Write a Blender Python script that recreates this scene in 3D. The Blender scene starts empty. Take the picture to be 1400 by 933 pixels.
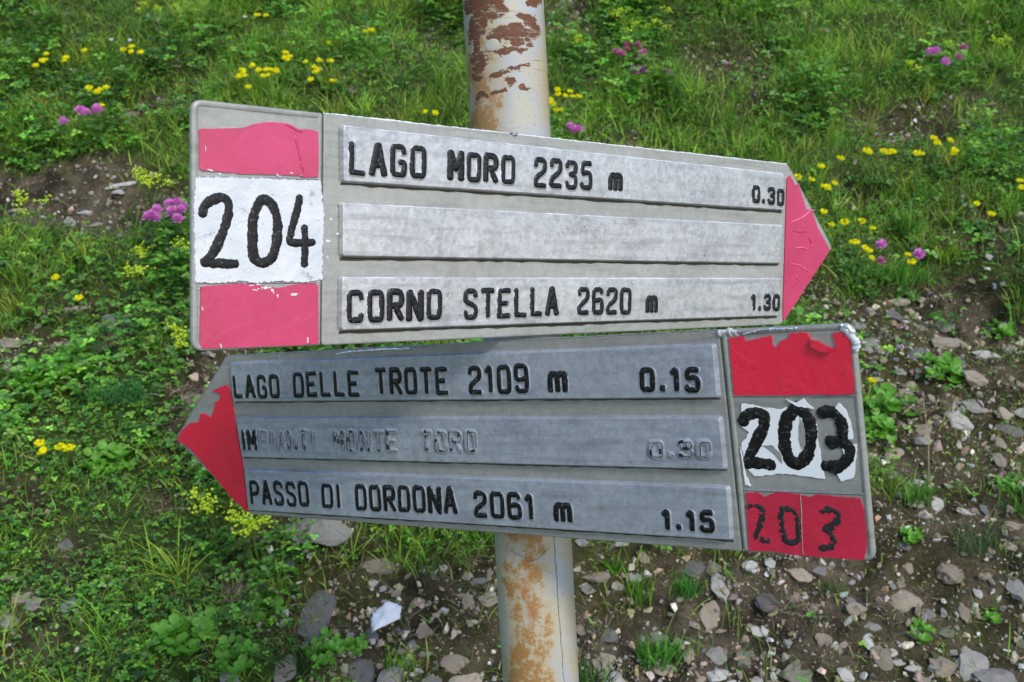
import bpy, bmesh, math, random
import numpy as np
from mathutils import Vector, Matrix
R = math.radians
rng = np.random.default_rng(7); rnd = random.Random(11)
sc = bpy.context.scene

# ------------------------------------------------------------------ camera, sky, sun
cam = bpy.data.cameras.new('camera'); camo = bpy.data.objects.new('camera', cam)
sc.collection.objects.link(camo); sc.camera = camo
camo.location = (0, 0, 1.75); camo.rotation_euler = (R(90 - 8), 0, 0)
cam.sensor_width = 36; cam.lens = 36 * 1450 / 1400; cam.clip_start = .05; cam.clip_end = 500
cam.dof.use_dof = True; cam.dof.focus_distance = .80; cam.dof.aperture_fstop = 17

world = bpy.data.worlds.new('World'); sc.world = world; world.use_nodes = True
wn = world.node_tree; wn.nodes.clear()
sky = wn.nodes.new('ShaderNodeTexSky'); sky.sky_type = 'NISHITA'; sky.sun_disc = False
SUN_EL, SUN_AZ = 40, 150           # azimuth clockwise from +Y (north)
sky.sun_elevation = R(SUN_EL); sky.sun_rotation = R(SUN_AZ); sky.altitude = 2000
sky.air_density = 1.0; sky.dust_density = 3.0; sky.ozone_density = 1.0
bg = wn.nodes.new('ShaderNodeBackground'); bg.inputs['Strength'].default_value = .15
wo = wn.nodes.new('ShaderNodeOutputWorld')
wn.links.new(sky.outputs[0], bg.inputs[0]); wn.links.new(bg.outputs[0], wo.inputs[0])
sl = bpy.data.lights.new('sun', 'SUN'); sl.energy = 1.7; sl.angle = R(13); sl.color = (1, .95, .87)
so = bpy.data.objects.new('sun', sl); sc.collection.objects.link(so)
sd = Vector((math.sin(R(SUN_AZ)) * math.cos(R(SUN_EL)), math.cos(R(SUN_AZ)) * math.cos(R(SUN_EL)), math.sin(R(SUN_EL))))
so.rotation_euler = (-sd).to_track_quat('-Z', 'Y').to_euler(); so.location = (3, -3, 5)
sc.view_settings.view_transform = 'Standard'; sc.view_settings.look = 'None'
sc.view_settings.exposure = 0.95; sc.view_settings.gamma = 1
sc.render.engine = 'CYCLES'

# ------------------------------------------------------------------ helpers
def link(name, me, m=None, parent=None, mw=None):
    o = bpy.data.objects.new(name, me); sc.collection.objects.link(o)
    if m is not None and me is not None and not me.materials: me.materials.append(m)
    if parent: o.parent = parent
    if mw is not None: o.matrix_world = mw
    return o
def tag(o, label=None, cat=None, group=None, kind=None):
    if label: o['label'] = label
    if cat: o['category'] = cat
    if group: o['group'] = group
    if kind: o['kind'] = kind
    return o
def mesh(name, V, F, smooth=False, bm_fix=True):
    me = bpy.data.meshes.new(name); me.from_pydata([tuple(map(float, v)) for v in V], [], F)
    if bm_fix:
        b = bmesh.new(); b.from_mesh(me); bmesh.ops.recalc_face_normals(b, faces=b.faces); b.to_mesh(me); b.free()
    if smooth: me.polygons.foreach_set('use_smooth', [True] * len(me.polygons))
    me.update(); return me
def np_mesh(name, V, F, col=None, smooth=True):
    """V (n,3), F list of (m,k) int arrays, col (n,3)"""
    me = bpy.data.meshes.new(name); me.vertices.add(len(V)); me.vertices.foreach_set('co', np.asarray(V, 'f').ravel())
    loops = np.concatenate([f.ravel() for f in F]); sizes = np.concatenate([np.full(len(f), f.shape[1]) for f in F])
    starts = np.r_[0, np.cumsum(sizes)[:-1]]
    me.loops.add(len(loops)); me.loops.foreach_set('vertex_index', loops.astype('i'))
    me.polygons.add(len(sizes)); me.polygons.foreach_set('loop_start', starts.astype('i'))
    me.polygons.foreach_set('use_smooth', np.full(len(sizes), smooth))
    me.update(calc_edges=True)
    if col is not None:
        a = me.color_attributes.new('tint', 'FLOAT_COLOR', 'POINT')
        a.data.foreach_set('color', np.c_[col, np.ones(len(col))].astype('f').ravel())
    me.validate(); return me
# value noise in numpy
_T = np.random.default_rng(3).random((256, 256))
def vn(x, y, seed=0):
    x = np.asarray(x, float) + 31.7 * seed + 500; y = np.asarray(y, float) + 17.3 * seed + 500
    xi = np.floor(x).astype(int); yi = np.floor(y).astype(int); fx = x - xi; fy = y - yi
    fx = fx * fx * (3 - 2 * fx); fy = fy * fy * (3 - 2 * fy)
    g = lambda a, b: _T[a % 256, b % 256]
    return (g(xi, yi) * (1 - fx) + g(xi + 1, yi) * fx) * (1 - fy) + (g(xi, yi + 1) * (1 - fx) + g(xi + 1, yi + 1) * fx) * fy
def fbm(x, y, o=4, seed=0):
    r = 0; a = .5; s = 0
    for i in range(o): r = r + a * vn(x * 2 ** i, y * 2 ** i, seed + i * 7); s += a; a *= .5
    return r / s

# ------------------------------------------------------------------ node materials
class NM:
    def __init__(s, name):
        s.m = bpy.data.materials.new(name); s.m.use_nodes = True; s.t = s.m.node_tree; s.t.nodes.clear()
        s.out = s.n('OutputMaterial'); s.b = s.n('BsdfPrincipled'); s.l(s.b.outputs[0], s.out.inputs[0])
    def n(s, k, **kw):
        x = s.t.nodes.new('ShaderNode' + k)
        for a, v in kw.items(): setattr(x, a, v)
        return x
    def l(s, a, b): s.t.links.new(a, b)
    def setv(s, i, v):
        if isinstance(v, bpy.types.NodeSocket): s.l(v, i)
        elif isinstance(v, (tuple, list)) and len(v) == 3 and i.type == 'RGBA': i.default_value = (*v, 1)
        else: i.default_value = v
    def P(s, **kw):
        for k, v in kw.items(): s.setv(s.b.inputs[k.replace('_', ' ')], v)
    def coord(s, kind='Object', scale=(1, 1, 1), loc=(0, 0, 0)):
        c = s.n('TexCoord'); m = s.n('Mapping'); s.l(c.outputs[kind], m.inputs[0])
        m.inputs['Scale'].default_value = scale; m.inputs['Location'].default_value = loc; return m.outputs[0]
    def noise(s, sc_, detail=4, rough=.55, vec=None, dist=0):
        x = s.n('TexNoise'); x.inputs['Scale'].default_value = sc_; x.inputs['Detail'].default_value = detail
        x.inputs['Roughness'].default_value = rough; x.inputs['Distortion'].default_value = dist
        s.l(vec if vec is not None else s.coord(), x.inputs['Vector']); return x.outputs[0]
    def ramp(s, f, stops):
        x = s.n('ValToRGB'); s.l(f, x.inputs[0]); e = x.color_ramp.elements
        while len(e) < len(stops): e.new(.5)
        for i, (p, c) in enumerate(stops):
            e[i].position = p; e[i].color = (*c, 1) if isinstance(c, tuple) else (c, c, c, 1)
        return x.outputs[0]
    def mix(s, f, a, b, mode='MIX'):
        x = s.n('Mix', data_type='RGBA', blend_type=mode); s.setv(x.inputs[0], f); s.setv(x.inputs[6], a); s.setv(x.inputs[7], b); return x.outputs[2]
    def math(s, op, a, b=0.0, c=None, clamp=False):
        x = s.n('Math', operation=op, use_clamp=clamp); s.setv(x.inputs[0], a); s.setv(x.inputs[1], b)
        if c is not None: s.setv(x.inputs[2], c)
        return x.outputs[0]
    def bump(s, h, strength=.3, dist=.001):
        x = s.n('Bump'); s.l(h, x.inputs['Height']); x.inputs['Strength'].default_value = strength
        x.inputs['Distance'].default_value = dist; s.l(x.outputs[0], s.b.inputs['Normal']); return x

def simple0(name, c):
    m = NM(name); n = m.noise(300, 5, .7); m.P(Base_Color=m.mix(n, c, tuple(x * 1.6 for x in c)), Roughness=.9, Specular_IOR_Level=.1); return m.m
def metal(name, c1, c2, metallic=.55, rough=.42, spang=1.0):
    m = NM(name); v = m.coord()
    n1 = m.noise(150, 5, .6, v); n2 = m.noise(900, 3, .6, v); n3 = m.noise(14, 4, .6, v)
    st = m.noise(60, 4, .6, m.coord(scale=(.25, 3, 1)))
    f = m.math('ADD', m.math('MULTIPLY', n1, .5), m.math('MULTIPLY', n3, .5))
    col = m.mix(m.ramp(f, [(.36, 0.), (.64, 1.)]), c1, c2)
    vo = m.n('TexVoronoi'); vo.inputs['Scale'].default_value = 330; m.l(v, vo.inputs['Vector'])
    spec = m.math('MULTIPLY', m.ramp(vo.outputs['Color'], [(.2, 0.), (.9, 1.)]), .22 * spang)
    col = m.mix(spec, col, tuple(min(1, x * 1.5) for x in c2))
    col = m.mix(m.math('MULTIPLY', m.ramp(n2, [(.25, 1.), (.42, 0.)]), .5), col, tuple(x * .45 for x in c1))
    col = m.mix(m.math('MULTIPLY', m.ramp(st, [(.50, 0.), (.70, 1.)]), .45), col, tuple(x * .6 for x in c1))
    dirt = m.ramp(m.noise(35, 6, .75, m.coord(scale=(1, .6, 1), loc=(3, 1, 2))), [(.54, 0.), (.74, 1.)])
    col = m.mix(m.math('MULTIPLY', dirt, .4), col, (.16, .145, .11))
    m.P(Base_Color=col, Metallic=metallic, Roughness=m.math('MULTIPLY_ADD', n1, .3, rough - .15))
    m.bump(m.math('ADD', n1, m.math('MULTIPLY', n2, .5)), .35, .0004)
    return m.m
M_plateA = metal('weathered_aluminium_plate', (.225, .228, .212), (.31, .312, .292), .12, .5, .5)
M_panelA = metal('brushed_aluminium_panel', (.265, .27, .29), (.46, .46, .475), .38, .33, 1.6)
M_plateB = metal('dull_aluminium_plate', (.185, .188, .172), (.25, .253, .236), .12, .55, .6)
M_panelB = metal('blue_grey_aluminium_panel', (.215, .242, .290), (.315, .347, .395), .3, .36, 1.2)
M_rim = metal('worn_aluminium_edge', (.20, .21, .23), (.32, .33, .35), .6, .4, .6)
M_edge_highlight = metal('painted_edge_highlight', (.62, .63, .65), (.80, .81, .83), .3, .35, .3)  # bright metal colour that paints a highlight along top edges
M_shade_grime = simple0('dark_shade_grime', (.040, .037, .027)); M_side_strip = simple0('thin_dark_tone', (.13, .13, .11))  # dark tone for painted ledge shade and letter grime; paler one for side strips
M_bare = metal('bare_metal_lip', (.5, .53, .6), (.75, .78, .85), .7, .3)

def film(name, col, col2, rough=.38, coat=.2, bumpk=.25):
    m = NM(name); v = m.coord(); n = m.noise(12, 4, .5, v); n2 = m.noise(700, 3, .6, v); n3 = m.noise(45, 4, .5, v, 1.5)
    c = m.mix(m.ramp(n, [(.3, 0.), (.7, 1.)]), col, col2)
    vo = m.n('TexVoronoi', feature='DISTANCE_TO_EDGE'); vo.inputs['Scale'].default_value = 42
    dv = m.n('Mix', data_type='VECTOR'); dv.inputs[0].default_value = .02
    m.l(v, dv.inputs[4]); nz = m.n('TexNoise'); nz.inputs['Scale'].default_value = 30; m.l(v, nz.inputs['Vector']); m.l(nz.outputs['Color'], dv.inputs[5])
    m.l(dv.outputs[1], vo.inputs['Vector'])
    cr = m.ramp(vo.outputs['Distance'], [(0, 1.), (.022, 0.)])
    c = m.mix(m.math('MULTIPLY', m.math('MULTIPLY', cr, m.ramp(n3, [(.45, 0.), (.6, 1.)])), .16), c, tuple(min(1, x * 1.2 + .06) for x in col))
    c = m.mix(m.math('MULTIPLY', m.ramp(n2, [(.56, 0.), (.72, 1.)]), .3), c, tuple(min(1, x * 1.25 + .03) for x in col))
    c = m.mix(m.math('MULTIPLY', m.ramp(m.noise(60, 7, .8, m.coord(loc=(7, 1, 0))), [(.52, 0.), (.72, 1.)]), .4), c, tuple(x * .5 + .01 for x in col2))
    m.P(Base_Color=c, Roughness=m.math('MULTIPLY_ADD', n3, .2, rough - .1), Coat_Weight=coat, Coat_Roughness=.3)
    m.bump(m.math('ADD', m.math('MULTIPLY', n3, 2), m.math('MULTIPLY', n2, .15)), bumpk, .002)
    return m.m
M_redA = film('sun_faded_red_film', (.47, .032, .115), (.37, .018, .07), .42, .25, .12)
M_redB = film('red_reflective_film', (.66, .007, .042), (.52, .005, .030), .45, .15, .12)
M_redBl = film('rubbed_red_film', (.50, .010, .045), (.38, .008, .034), .5, .05, .15)
M_pinkcurl = film('pale_back_of_peeled_film', (.58, .13, .22), (.5, .09, .17), .5, 0)
def paint(name, col, rough, n_amt=.25, bumpk=.5):
    m = NM(name); v = m.coord(); n = m.noise(90, 5, .65, v); n2 = m.noise(500, 3, .6, v)
    c = m.mix(m.math('MULTIPLY', n2, n_amt), col, tuple(x * .5 for x in col))
    m.P(Base_Color=c, Roughness=m.math('MULTIPLY_ADD', n, .3, rough - .15)); m.bump(m.math('ADD', n, m.math('MULTIPLY', n2, .4)), bumpk, .0008)
    return m
def whitepaint():
    m = NM('thick_white_paint'); v = m.coord(); n = m.noise(110, 5, .7, v); n2 = m.noise(38, 5, .6, v)
    c = m.mix(m.ramp(n2, [(.30, 0.), (.7, 1.)]), (.45, .47, .51), (.56, .575, .60))
    c = m.mix(m.ramp(m.noise(60, 6, .75, m.coord(loc=(5, 2, 0))), [(.60, 0.), (.66, .8)]), c, (.22, .225, .235))
    m.P(Base_Color=c, Roughness=.5); m.bump(m.math('ADD', n, m.math('MULTIPLY', n2, 2.)), .6, .0015); return m.m
M_white = whitepaint()
M_wfilm = paint('white_film', (.66, .68, .70), .5, .1, .15).m
def blackpaint():
    m = NM('black_paint'); v = m.coord(); n = m.noise(450, 4, .7, v)
    c = m.ramp(n, [(.35, (.004, .004, .005)), (.58, (.007, .007, .008)), (.66, (.08, .08, .085))])
    m.P(Base_Color=c, Roughness=.33, Specular_IOR_Level=.28); m.bump(m.math('ADD', n, m.math('MULTIPLY', m.noise(180, 3, .6, v), 1.2)), .45, .0004); return m.m
M_black = blackpaint()
def blackrub():
    m = NM('rubbed_black_paint'); n = m.noise(260, 5, .75); m.P(Base_Color=(.010, .008, .010), Roughness=.6)
    m.bump(n, .4, .0005); return m.m
M_blackrub = blackrub()

def postmat():
    m = NM('rusting_white_painted_steel'); v = m.coord()
    fine = m.noise(160, 5, .7, v); mid = m.noise(28, 5, .6, v); big = m.noise(7, 3, .5, v)
    c = m.mix(m.ramp(big, [(.35, 0.), (.65, 1.)]), (.285, .31, .345), (.35, .375, .40))
    c = m.mix(m.math('MULTIPLY', m.ramp(mid, [(.42, 0.), (.60, 1.)]), .75), c, (.37, .335, .245))
    tc = m.n('TexCoord'); sp = m.n('SeparateXYZ'); m.l(tc.outputs['Object'], sp.inputs[0]); X, Y, Z = sp.outputs
    wob = m.math('MULTIPLY', m.math('SUBTRACT', m.noise(45, 4, .6, v), .5), .030)
    def blob(x0, z0, rx, rz, soft=.5):      # stain centred on the front (toward -Y) of the tube
        dx = m.math('DIVIDE', m.math('SUBTRACT', m.math('ADD', X, wob), x0), rx)
        dz = m.math('DIVIDE', m.math('SUBTRACT', m.math('ADD', Z, wob), z0), rz)
        d = m.math('ADD', m.math('MULTIPLY', dx, dx), m.math('MULTIPLY', dz, dz))
        return m.math('SUBTRACT', 1.25, d, clamp=True)
    def union(bs):
        r = bs[0]
        for b in bs[1:]: r = m.math('MAXIMUM', r, b)
        return r
    # orange staining (x across tube, z up, metres; z=0 is the middle of the sign pair)
    st = union([blob(*b) for b in STAINS])
    sn = m.math('MULTIPLY', st, m.math('SUBTRACT', m.math('ADD', m.math('MULTIPLY', m.noise(110, 8, .8, v), 2.6), m.math('MULTIPLY', mid, 1.2)), 1.0))
    c = m.mix(m.ramp(sn, [(.10, 0.), (.9, .75)]), c, (.33, .265, .135))
    c = m.mix(m.ramp(sn, [(.75, 0.), (1.6, .9)]), c, (.25, .125, .03))
    core = union([blob(*b) for b in CORES])
    c = m.mix(m.ramp(m.math('MULTIPLY', core, fine), [(.2, 0.), (.7, .95)]), c, (.26, .095, .016))
    # pitting specks
    sp1 = m.ramp(m.noise(300, 5, .7, v), [(.60, 0.), (.68, .9)])
    c = m.mix(m.math('MULTIPLY', sp1, m.ramp(mid, [(.38, .1), (.62, .9)])), c, (.13, .085, .04))
    # right-hand side weathered yellowish
    side = m.ramp(m.math('MULTIPLY', X, 30.), [(.62, 0.), (.9, .75)])
    c = m.mix(m.math('MULTIPLY', side, m.ramp(mid, [(.35, .3), (.6, 1.)])), c, (.34, .26, .13))
    # chipped paint, brown rust, in bands that run round the tube
    ch = union([blob(*b) for b in CHIPS])
    hn = m.noise(120, 10, .85, m.coord(scale=(.55, .55, 2.2)), .4)
    cv = m.math('ADD', hn, m.math('MULTIPLY', m.math('SUBTRACT', ch, 1.), .42)); chm = m.ramp(cv, [(.41, 0.), (.435, 1.)])
    edge = m.ramp(cv, [(.27, 0.), (.41, 1.)])
    c = m.mix(m.math('MULTIPLY', edge, .55), c, (.38, .30, .18))
    rust = m.mix(m.noise(240, 4, .7, v), (.16, .064, .03), (.06, .024, .014))
    c = m.mix(chm, c, rust)
    # long scratches round the tube
    sc_ = m.noise(22, 2, .5, m.coord(scale=(.3, .3, 11)), .5)
    zt = m.ramp(m.math('ADD', Z, 0.), [(.07, 0.), (.12, 1.)])
    c = m.mix(m.math('MULTIPLY', m.math('MULTIPLY', m.ramp(sc_, [(.60, 0.), (.62, .7), (.64, 0.)]), zt), m.ramp(mid, [(.4, 0.), (.6, 1.)])), c, (.13, .10, .07))
    m.P(Base_Color=c, Roughness=m.math('MULTIPLY_ADD', chm, .4, .42), Specular_IOR_Level=.4)
    h = m.math('SUBTRACT', m.math('MULTIPLY', fine, .4), m.math('MULTIPLY', chm, .9))
    m.bump(h, .5, .0006); return m.m
#          x      z     rx    rz
STAINS = [(-.010, -.18, .026, .08), (-.006, -.27, .030, .09), (-.02, .19, .02, .08), (-.012, .150, .010, .055), (-.010, .120, .014, .03), (-.004, -.185, .018, .035), (-.002, -.23, .020, .045),
          (.006, -.29, .012, .05), (.004, -.36, .014, .05)]
CORES = [(-.004, -.205, .006, .030), (-.012, .128, .009, .022), (.006, -.295, .007, .022), (-.006, -.175, .004, .008)]
CHIPS = [(-.012, .252, .022, .008), (.008, .268, .024, .006), (-.024, .23, .008, .02), (.004, .225, .022, .004), (.02, .24, .010, .012), (-.008, .192, .010, .004), (.012, .195, .008, .003), (-.02, .19, .008, .006), (.026, .262, .006, .006), (-.016, .262, .016, .014), (-.020, .243, .012, .009), (.002, .236, .018, .009), (.014, .232, .014, .006),
         (-.019, .218, .012, .012), (-.022, .207, .010, .006), (-.004, .208, .010, .004), (.008, .210, .010, .003),
         (.002, .200, .007, .005), (.0, .275, .030, .012), (.016, .246, .012, .005), (-.01, .32, .03, .03)]

def foliage(name, rough=.55, trans=.35, sheen=0):
    m = NM(name); a = m.n('VertexColor', layer_name='tint'); c = a.outputs['Color']
    m.P(Base_Color=c, Roughness=rough, Specular_IOR_Level=.3)
    tr = m.n('BsdfTranslucent'); m.l(m.mix(1., c, (1.0, 1.15, .5), 'MULTIPLY'), tr.inputs[0])
    mx = m.n('MixShader'); mx.inputs[0].default_value = trans; m.l(m.b.outputs[0], mx.inputs[1]); m.l(tr.outputs[0], mx.inputs[2])
    m.l(mx.outputs[0], m.out.inputs[0]); return m.m
M_leaf = foliage('green_leaf'); M_dry = foliage('dry_fibre', .8, .1)
def simple(name, c, rough=.6, trans=0, var=.25, scale=60):
    m = NM(name); n = m.noise(scale, 4, .6); col = m.mix(m.math('MULTIPLY', n, var * 2), c, tuple(x * .6 for x in c))
    m.P(Base_Color=col, Roughness=rough)
    if trans:
        tr = m.n('BsdfTranslucent'); tr.inputs[0].default_value = (*c, 1)
        mx = m.n('MixShader'); mx.inputs[0].default_value = trans; m.l(m.b.outputs[0], mx.inputs[1]); m.l(tr.outputs[0], mx.inputs[2]); m.l(mx.outputs[0], m.out.inputs[0])
    return m.m
M_yel = simple('yellow_petal', (.92, .86, .01), .5, .3, .15, 300)
M_pink = simple('pink_petal', (.72, .24, .62), .5, .25, .3, 300)
M_rose = simple('dull_rose_petal', (.52, .16, .32), .6, .2, .3, 300)
M_whpet = simple('white_petal', (.75, .75, .7), .6, .2)
M_stem = simple('green_stem', (.10, .19, .03), .6, .1)
M_lime = simple('yellow_green_bract', (.50, .66, .02), .55, .3, .3, 200)
M_leafo = simple('herb_leaf', (.07, .20, .025), .5, .3, .4, 90)
M_brightleaf = simple('bright_herb_leaf', (.13, .36, .03), .5, .35, .3, 90)
M_paper = simple('crumpled_white_paper', (.60, .63, .69), .7, .1, .22, 90)
M_twig = simple('dry_stalk', (.36, .29, .18), .8, 0, .3, 200)
M_root = simple('dry_root_fibre', (.26, .17, .12), .8, 0, .4, 200)

def rock(name, c1, c2, c3, moss=0.):
    m = NM(name); oi = m.n('ObjectInfo'); v0 = m.n('TexCoord')
    ad = m.n('VectorMath', operation='ADD'); m.l(v0.outputs['Object'], ad.inputs[0]); m.l(oi.outputs['Random'], ad.inputs[1]); v = ad.outputs[0]
    ln = m.n('VectorMath', operation='MULTIPLY'); m.l(v, ln.inputs[0]); ln.inputs[1].default_value = (1, 1, 3.5)
    a = m.noise(60, 7, .65, v); b = m.noise(260, 4, .7, v); g = m.noise(26, 4, .6, ln.outputs[0], .6)
    c = m.mix(m.ramp(a, [(.35, 0.), (.65, 1.)]), c1, c2)
    c = m.mix(m.ramp(g, [(.52, 0.), (.7, .7)]), c, c3)
    c = m.mix(m.math('MULTIPLY', m.ramp(b, [(.28, 1.), (.45, 0.)]), .6), c, tuple(x * .35 for x in c1))
    c = m.mix(m.math('MULTIPLY', m.ramp(b, [(.6, 0.), (.72, 1.)]), .35), c, tuple(min(.8, x * 1.7) for x in c2))
    br = m.math('MULTIPLY_ADD', oi.outputs['Random'], .55, .95)
    hv = m.n('HueSaturation'); m.l(br, hv.inputs['Value']); m.l(c, hv.inputs['Color']); c = hv.outputs[0]
    if moss: c = m.mix(m.ramp(m.noise(55, 5, .7, v), [(.55 - moss * .15, 0.), (.62, .85)]), c, (.075, .085, .022))
    else: c = m.mix(m.ramp(m.noise(40, 5, .7, v), [(.60, 0.), (.68, .6)]), c, (.075, .06, .035))
    m.P(Base_Color=c, Roughness=.85, Specular_IOR_Level=.3); m.bump(m.math('ADD', a, m.math('MULTIPLY', b, .6)), .8, .004); return m.m
ROCK = {'g': rock('grey_rock', (.185, .180, .165), (.30, .295, .28), (.22, .19, .14)),
        'b': rock('brown_rock', (.22, .185, .14), (.34, .295, .235), (.18, .135, .09)),
        'w': rock('pale_rock', (.36, .35, .325), (.52, .51, .48), (.30, .265, .21)),
        'd': rock('dark_slate', (.085, .085, .085), (.17, .168, .16), (.11, .09, .07)),
        'm': rock('mossy_rock', (.17, .17, .145), (.28, .28, .23), (.12, .115, .06), 1.)}

# ------------------------------------------------------------------ the slope
G0 = np.array((0.00000,1.93310,1.47831)); GT = np.array((0.00000,0.78028,0.62544)); GN = np.array((0.00000,-0.62544,0.78028)); GS_ = np.array((1., 0, 0))
BARE = [  # s, t, rs, rt, strength : trodden, stony or eroded patches
    (0.771,-0.130,0.218,0.219, .8), (0.329,-0.603,0.446,0.173, .95), (0.632,-0.544,0.283,0.206, .95), (-0.065,-0.568,0.280,0.142, .9),
    (-0.690,-0.568,0.097,0.071, .35), (-0.903,0.446,0.234,0.079, 1.0), (-0.860,-0.006,0.134,0.063, .8), (-0.858,0.129,0.084,0.032, .8), (-0.539,-0.163,0.063,0.148, .75),
    (-0.299,-0.416,0.103,0.081, .7), (0.967,0.299,0.104,0.113, .6), (0.599,0.099,0.125,0.079, .6), (0.140,1.109,0.084,0.143, .7), (0.932,0.737,0.186,0.064, .6),
    (0.817,0.031,0.177,0.113, .95), (-0.514,-0.375,0.035,0.033, .5), (-0.254,0.988,0.127,0.101, .35), (-0.864,0.737,0.119,0.070, .65), (0.526,0.858,0.123,0.157, .45),
    (-0.776,-0.113,0.065,0.034, .3), (-0.748,-0.375,0.070,0.033, .4), (-0.418,-0.456,0.034,0.031, .35), (0.290,0.556,0.097,0.053, .5), (-0.667,-0.456,0.057,0.031, .35), (0.746,0.441,0.062,0.049, .5)]
def bare(s, t):
    s = np.asarray(s, float); t = np.asarray(t, float); v = np.zeros(np.broadcast(s, t).shape)
    ws = s + (fbm(s * 7, t * 7, 3, 5) - .5) * .16; wt = t + (fbm(s * 7, t * 7, 3, 9) - .5) * .16
    for i_, (a, b, ra, rb, k) in enumerate(BARE):
        if i_ > 3 and k < .99: k = k * .86
        d = ((ws - a) / ra) ** 2 + ((wt - b) / rb) ** 2
        v = np.maximum(v, k * np.clip(1.55 - d, 0, 1))
    lower = np.clip((-t - .75) / .5, 0, .6) * (s > -.3)
    return np.clip(np.maximum(v, lower), 0, 1)
def hgt(s, t):
    s = np.asarray(s, float); t = np.asarray(t, float); b = bare(s, t)
    h = (fbm(s * 2.2, t * 2.2, 3, 1) - .5) * .13 + (fbm(s * 8, t * 8, 3, 2) - .5) * .065
    h = h + (fbm(s * 30, t * 30, 3, 3) - .5) * (.009 + .030 * b) - .02 * b
    ledge = np.abs(((t * 3.3 + .5 * fbm(s * 1.5, t * .5, 2, 8) + 10) % 1) - .5)          # soil creep terraces
    return h + ledge * .03
def gw(s, t, h=0.):
    s = np.asarray(s, float); t = np.asarray(t, float); h = hgt(s, t) + h
    return G0 + s[..., None] * GS_ + t[..., None] * GT + np.asarray(h)[..., None] * GN
def gpt(s, t, h=0.): return Vector(gw(np.array(s), np.array(t), h))
def spaced(a, b, st, far):
    core = np.arange(a, b + st / 2, st); ext = []; x = st
    while sum(ext) < far: x *= 1.22; ext.append(x)
    e = np.cumsum(ext); return np.r_[(a - e)[::-1], core, b + e]
ss = spaced(-2.3, 2.3, .0125, 90); ts = spaced(-1.5, 2.2, .0125, 90)
S, T = np.meshgrid(ss, ts); far = (np.abs(S) > 2.4) | (T > 2.4) | (T < -1.7)
P = gw(S, T); bb = np.where(far, .2, bare(S, T)); patch = fbm(S * 5, T * 5, 4, 21); fn_ = fbm(S * 40, T * 40, 3, 22)
soil = np.array((.066, .050, .033)); gravel = np.array((.130, .110, .080)); mossc = np.array((.055, .058, .014)); gr = np.array((.05, .095, .02))
col = soil * (1 - bb[..., None]) * .9 + gravel * bb[..., None] * .55 + soil * bb[..., None] * .45
col = col * (.35 + 1.3 * np.clip((fn_[..., None] - .3) * 2.2, 0, 1)) + np.array((.05, .045, .02)) * np.clip((patch[..., None] - .52) * 4, 0, 1) * .4
mm = np.clip((patch - .42) * 4, 0, 1)[..., None] * (.75 - .25 * bb[..., None]); col = col * (1 - mm) + mossc * mm
turf = np.clip(1 - bb * 2.2, 0, 1)[..., None] * (.55 + .45 * fn_[..., None]); col = col * (1 - turf) + np.array((.050, .095, .018)) * (.5 + fn_[..., None]) * turf
fm = far[..., None] * 1.; gf = gr * (.6 + .9 * patch[..., None]) * 1.4; col = col * (1 - fm) + gf * fm
idx = np.arange(S.size).reshape(S.shape)
Fq = np.stack([idx[:-1, :-1], idx[:-1, 1:], idx[1:, 1:], idx[1:, :-1]], -1).reshape(-1, 4)
gm = NM('hillside_soil'); ga = gm.n('VertexColor', layer_name='tint').outputs['Color']
gn1 = gm.noise(120, 6, .7); gn2 = gm.noise(420, 4, .7)
gc = gm.mix(gm.ramp(gn1, [(.3, .0), (.7, 1.)]), gm.mix(1., ga, (.55, .55, .55), 'MULTIPLY'), gm.mix(1., ga, (1.5, 1.45, 1.4), 'MULTIPLY'))
gc = gm.mix(gm.ramp(gn2, [(.63, 0.), (.72, .6)]), gc, (.26, .23, .19))
gm.P(Base_Color=gc, Roughness=.95, Specular_IOR_Level=.15); gm.bump(gm.math('ADD', gn1, gn2), 1., .008)
tag(link('hillside_ground', np_mesh('hillside_ground', P.reshape(-1, 3), [Fq], col.reshape(-1, 3)), gm.m), 'steep mountain hillside of brown soil with gravel and moss', None, None, 'structure')

# ------------------------------------------------------------------ the post
PA0 = Vector((-0.00119,0.84984,1.79717)); PB0 = Vector((0.01727,0.83677,1.46707))
ax = (PA0 - PB0).normalized(); mid_ = (PA0 + PB0) / 2; PR = .0315
# tube frame: z = axis, -y toward the camera
yv = Vector((0, 1, 0)); yv = (yv - ax * yv.dot(ax)).normalized(); xv = yv.cross(ax)
MP = Matrix((xv, yv, ax)).transposed().to_4x4(); MP.translation = mid_
M_post = postmat()
post = bpy.data.objects.new('sign_post', None); sc.collection.objects.link(post); post.matrix_world = MP @ Matrix.Translation((0, 0, -1.25))
tag(post, 'rusting white steel tube post holding both trail signs', 'post')
def tube(name, r, z0, z1, m, parent, ns=64, nz=40, wob=0, cap=True):
    V = []; F = []
    for j in range(nz + 1):
        z = z0 + (z1 - z0) * j / nz
        for i in range(ns):
            a = 2 * math.pi * i / ns; q = r + wob * (math.sin(a * 3 + z * 21) + math.sin(z * 37 + a))
            V.append((q * math.cos(a), q * math.sin(a), z))
    for j in range(nz):
        for i in range(ns):
            k = (i + 1) % ns; F.append((j * ns + i, j * ns + k, (j + 1) * ns + k, (j + 1) * ns + i))
    if cap: F += [tuple(range(ns))[::-1], tuple(range(nz * ns, nz * ns + ns))]
    o = link(name, mesh(name, V, F, True), m, parent, MP); return o
tube('tube', PR, -1.25, .62, M_post, post, wob=.00012, nz=80)
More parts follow.
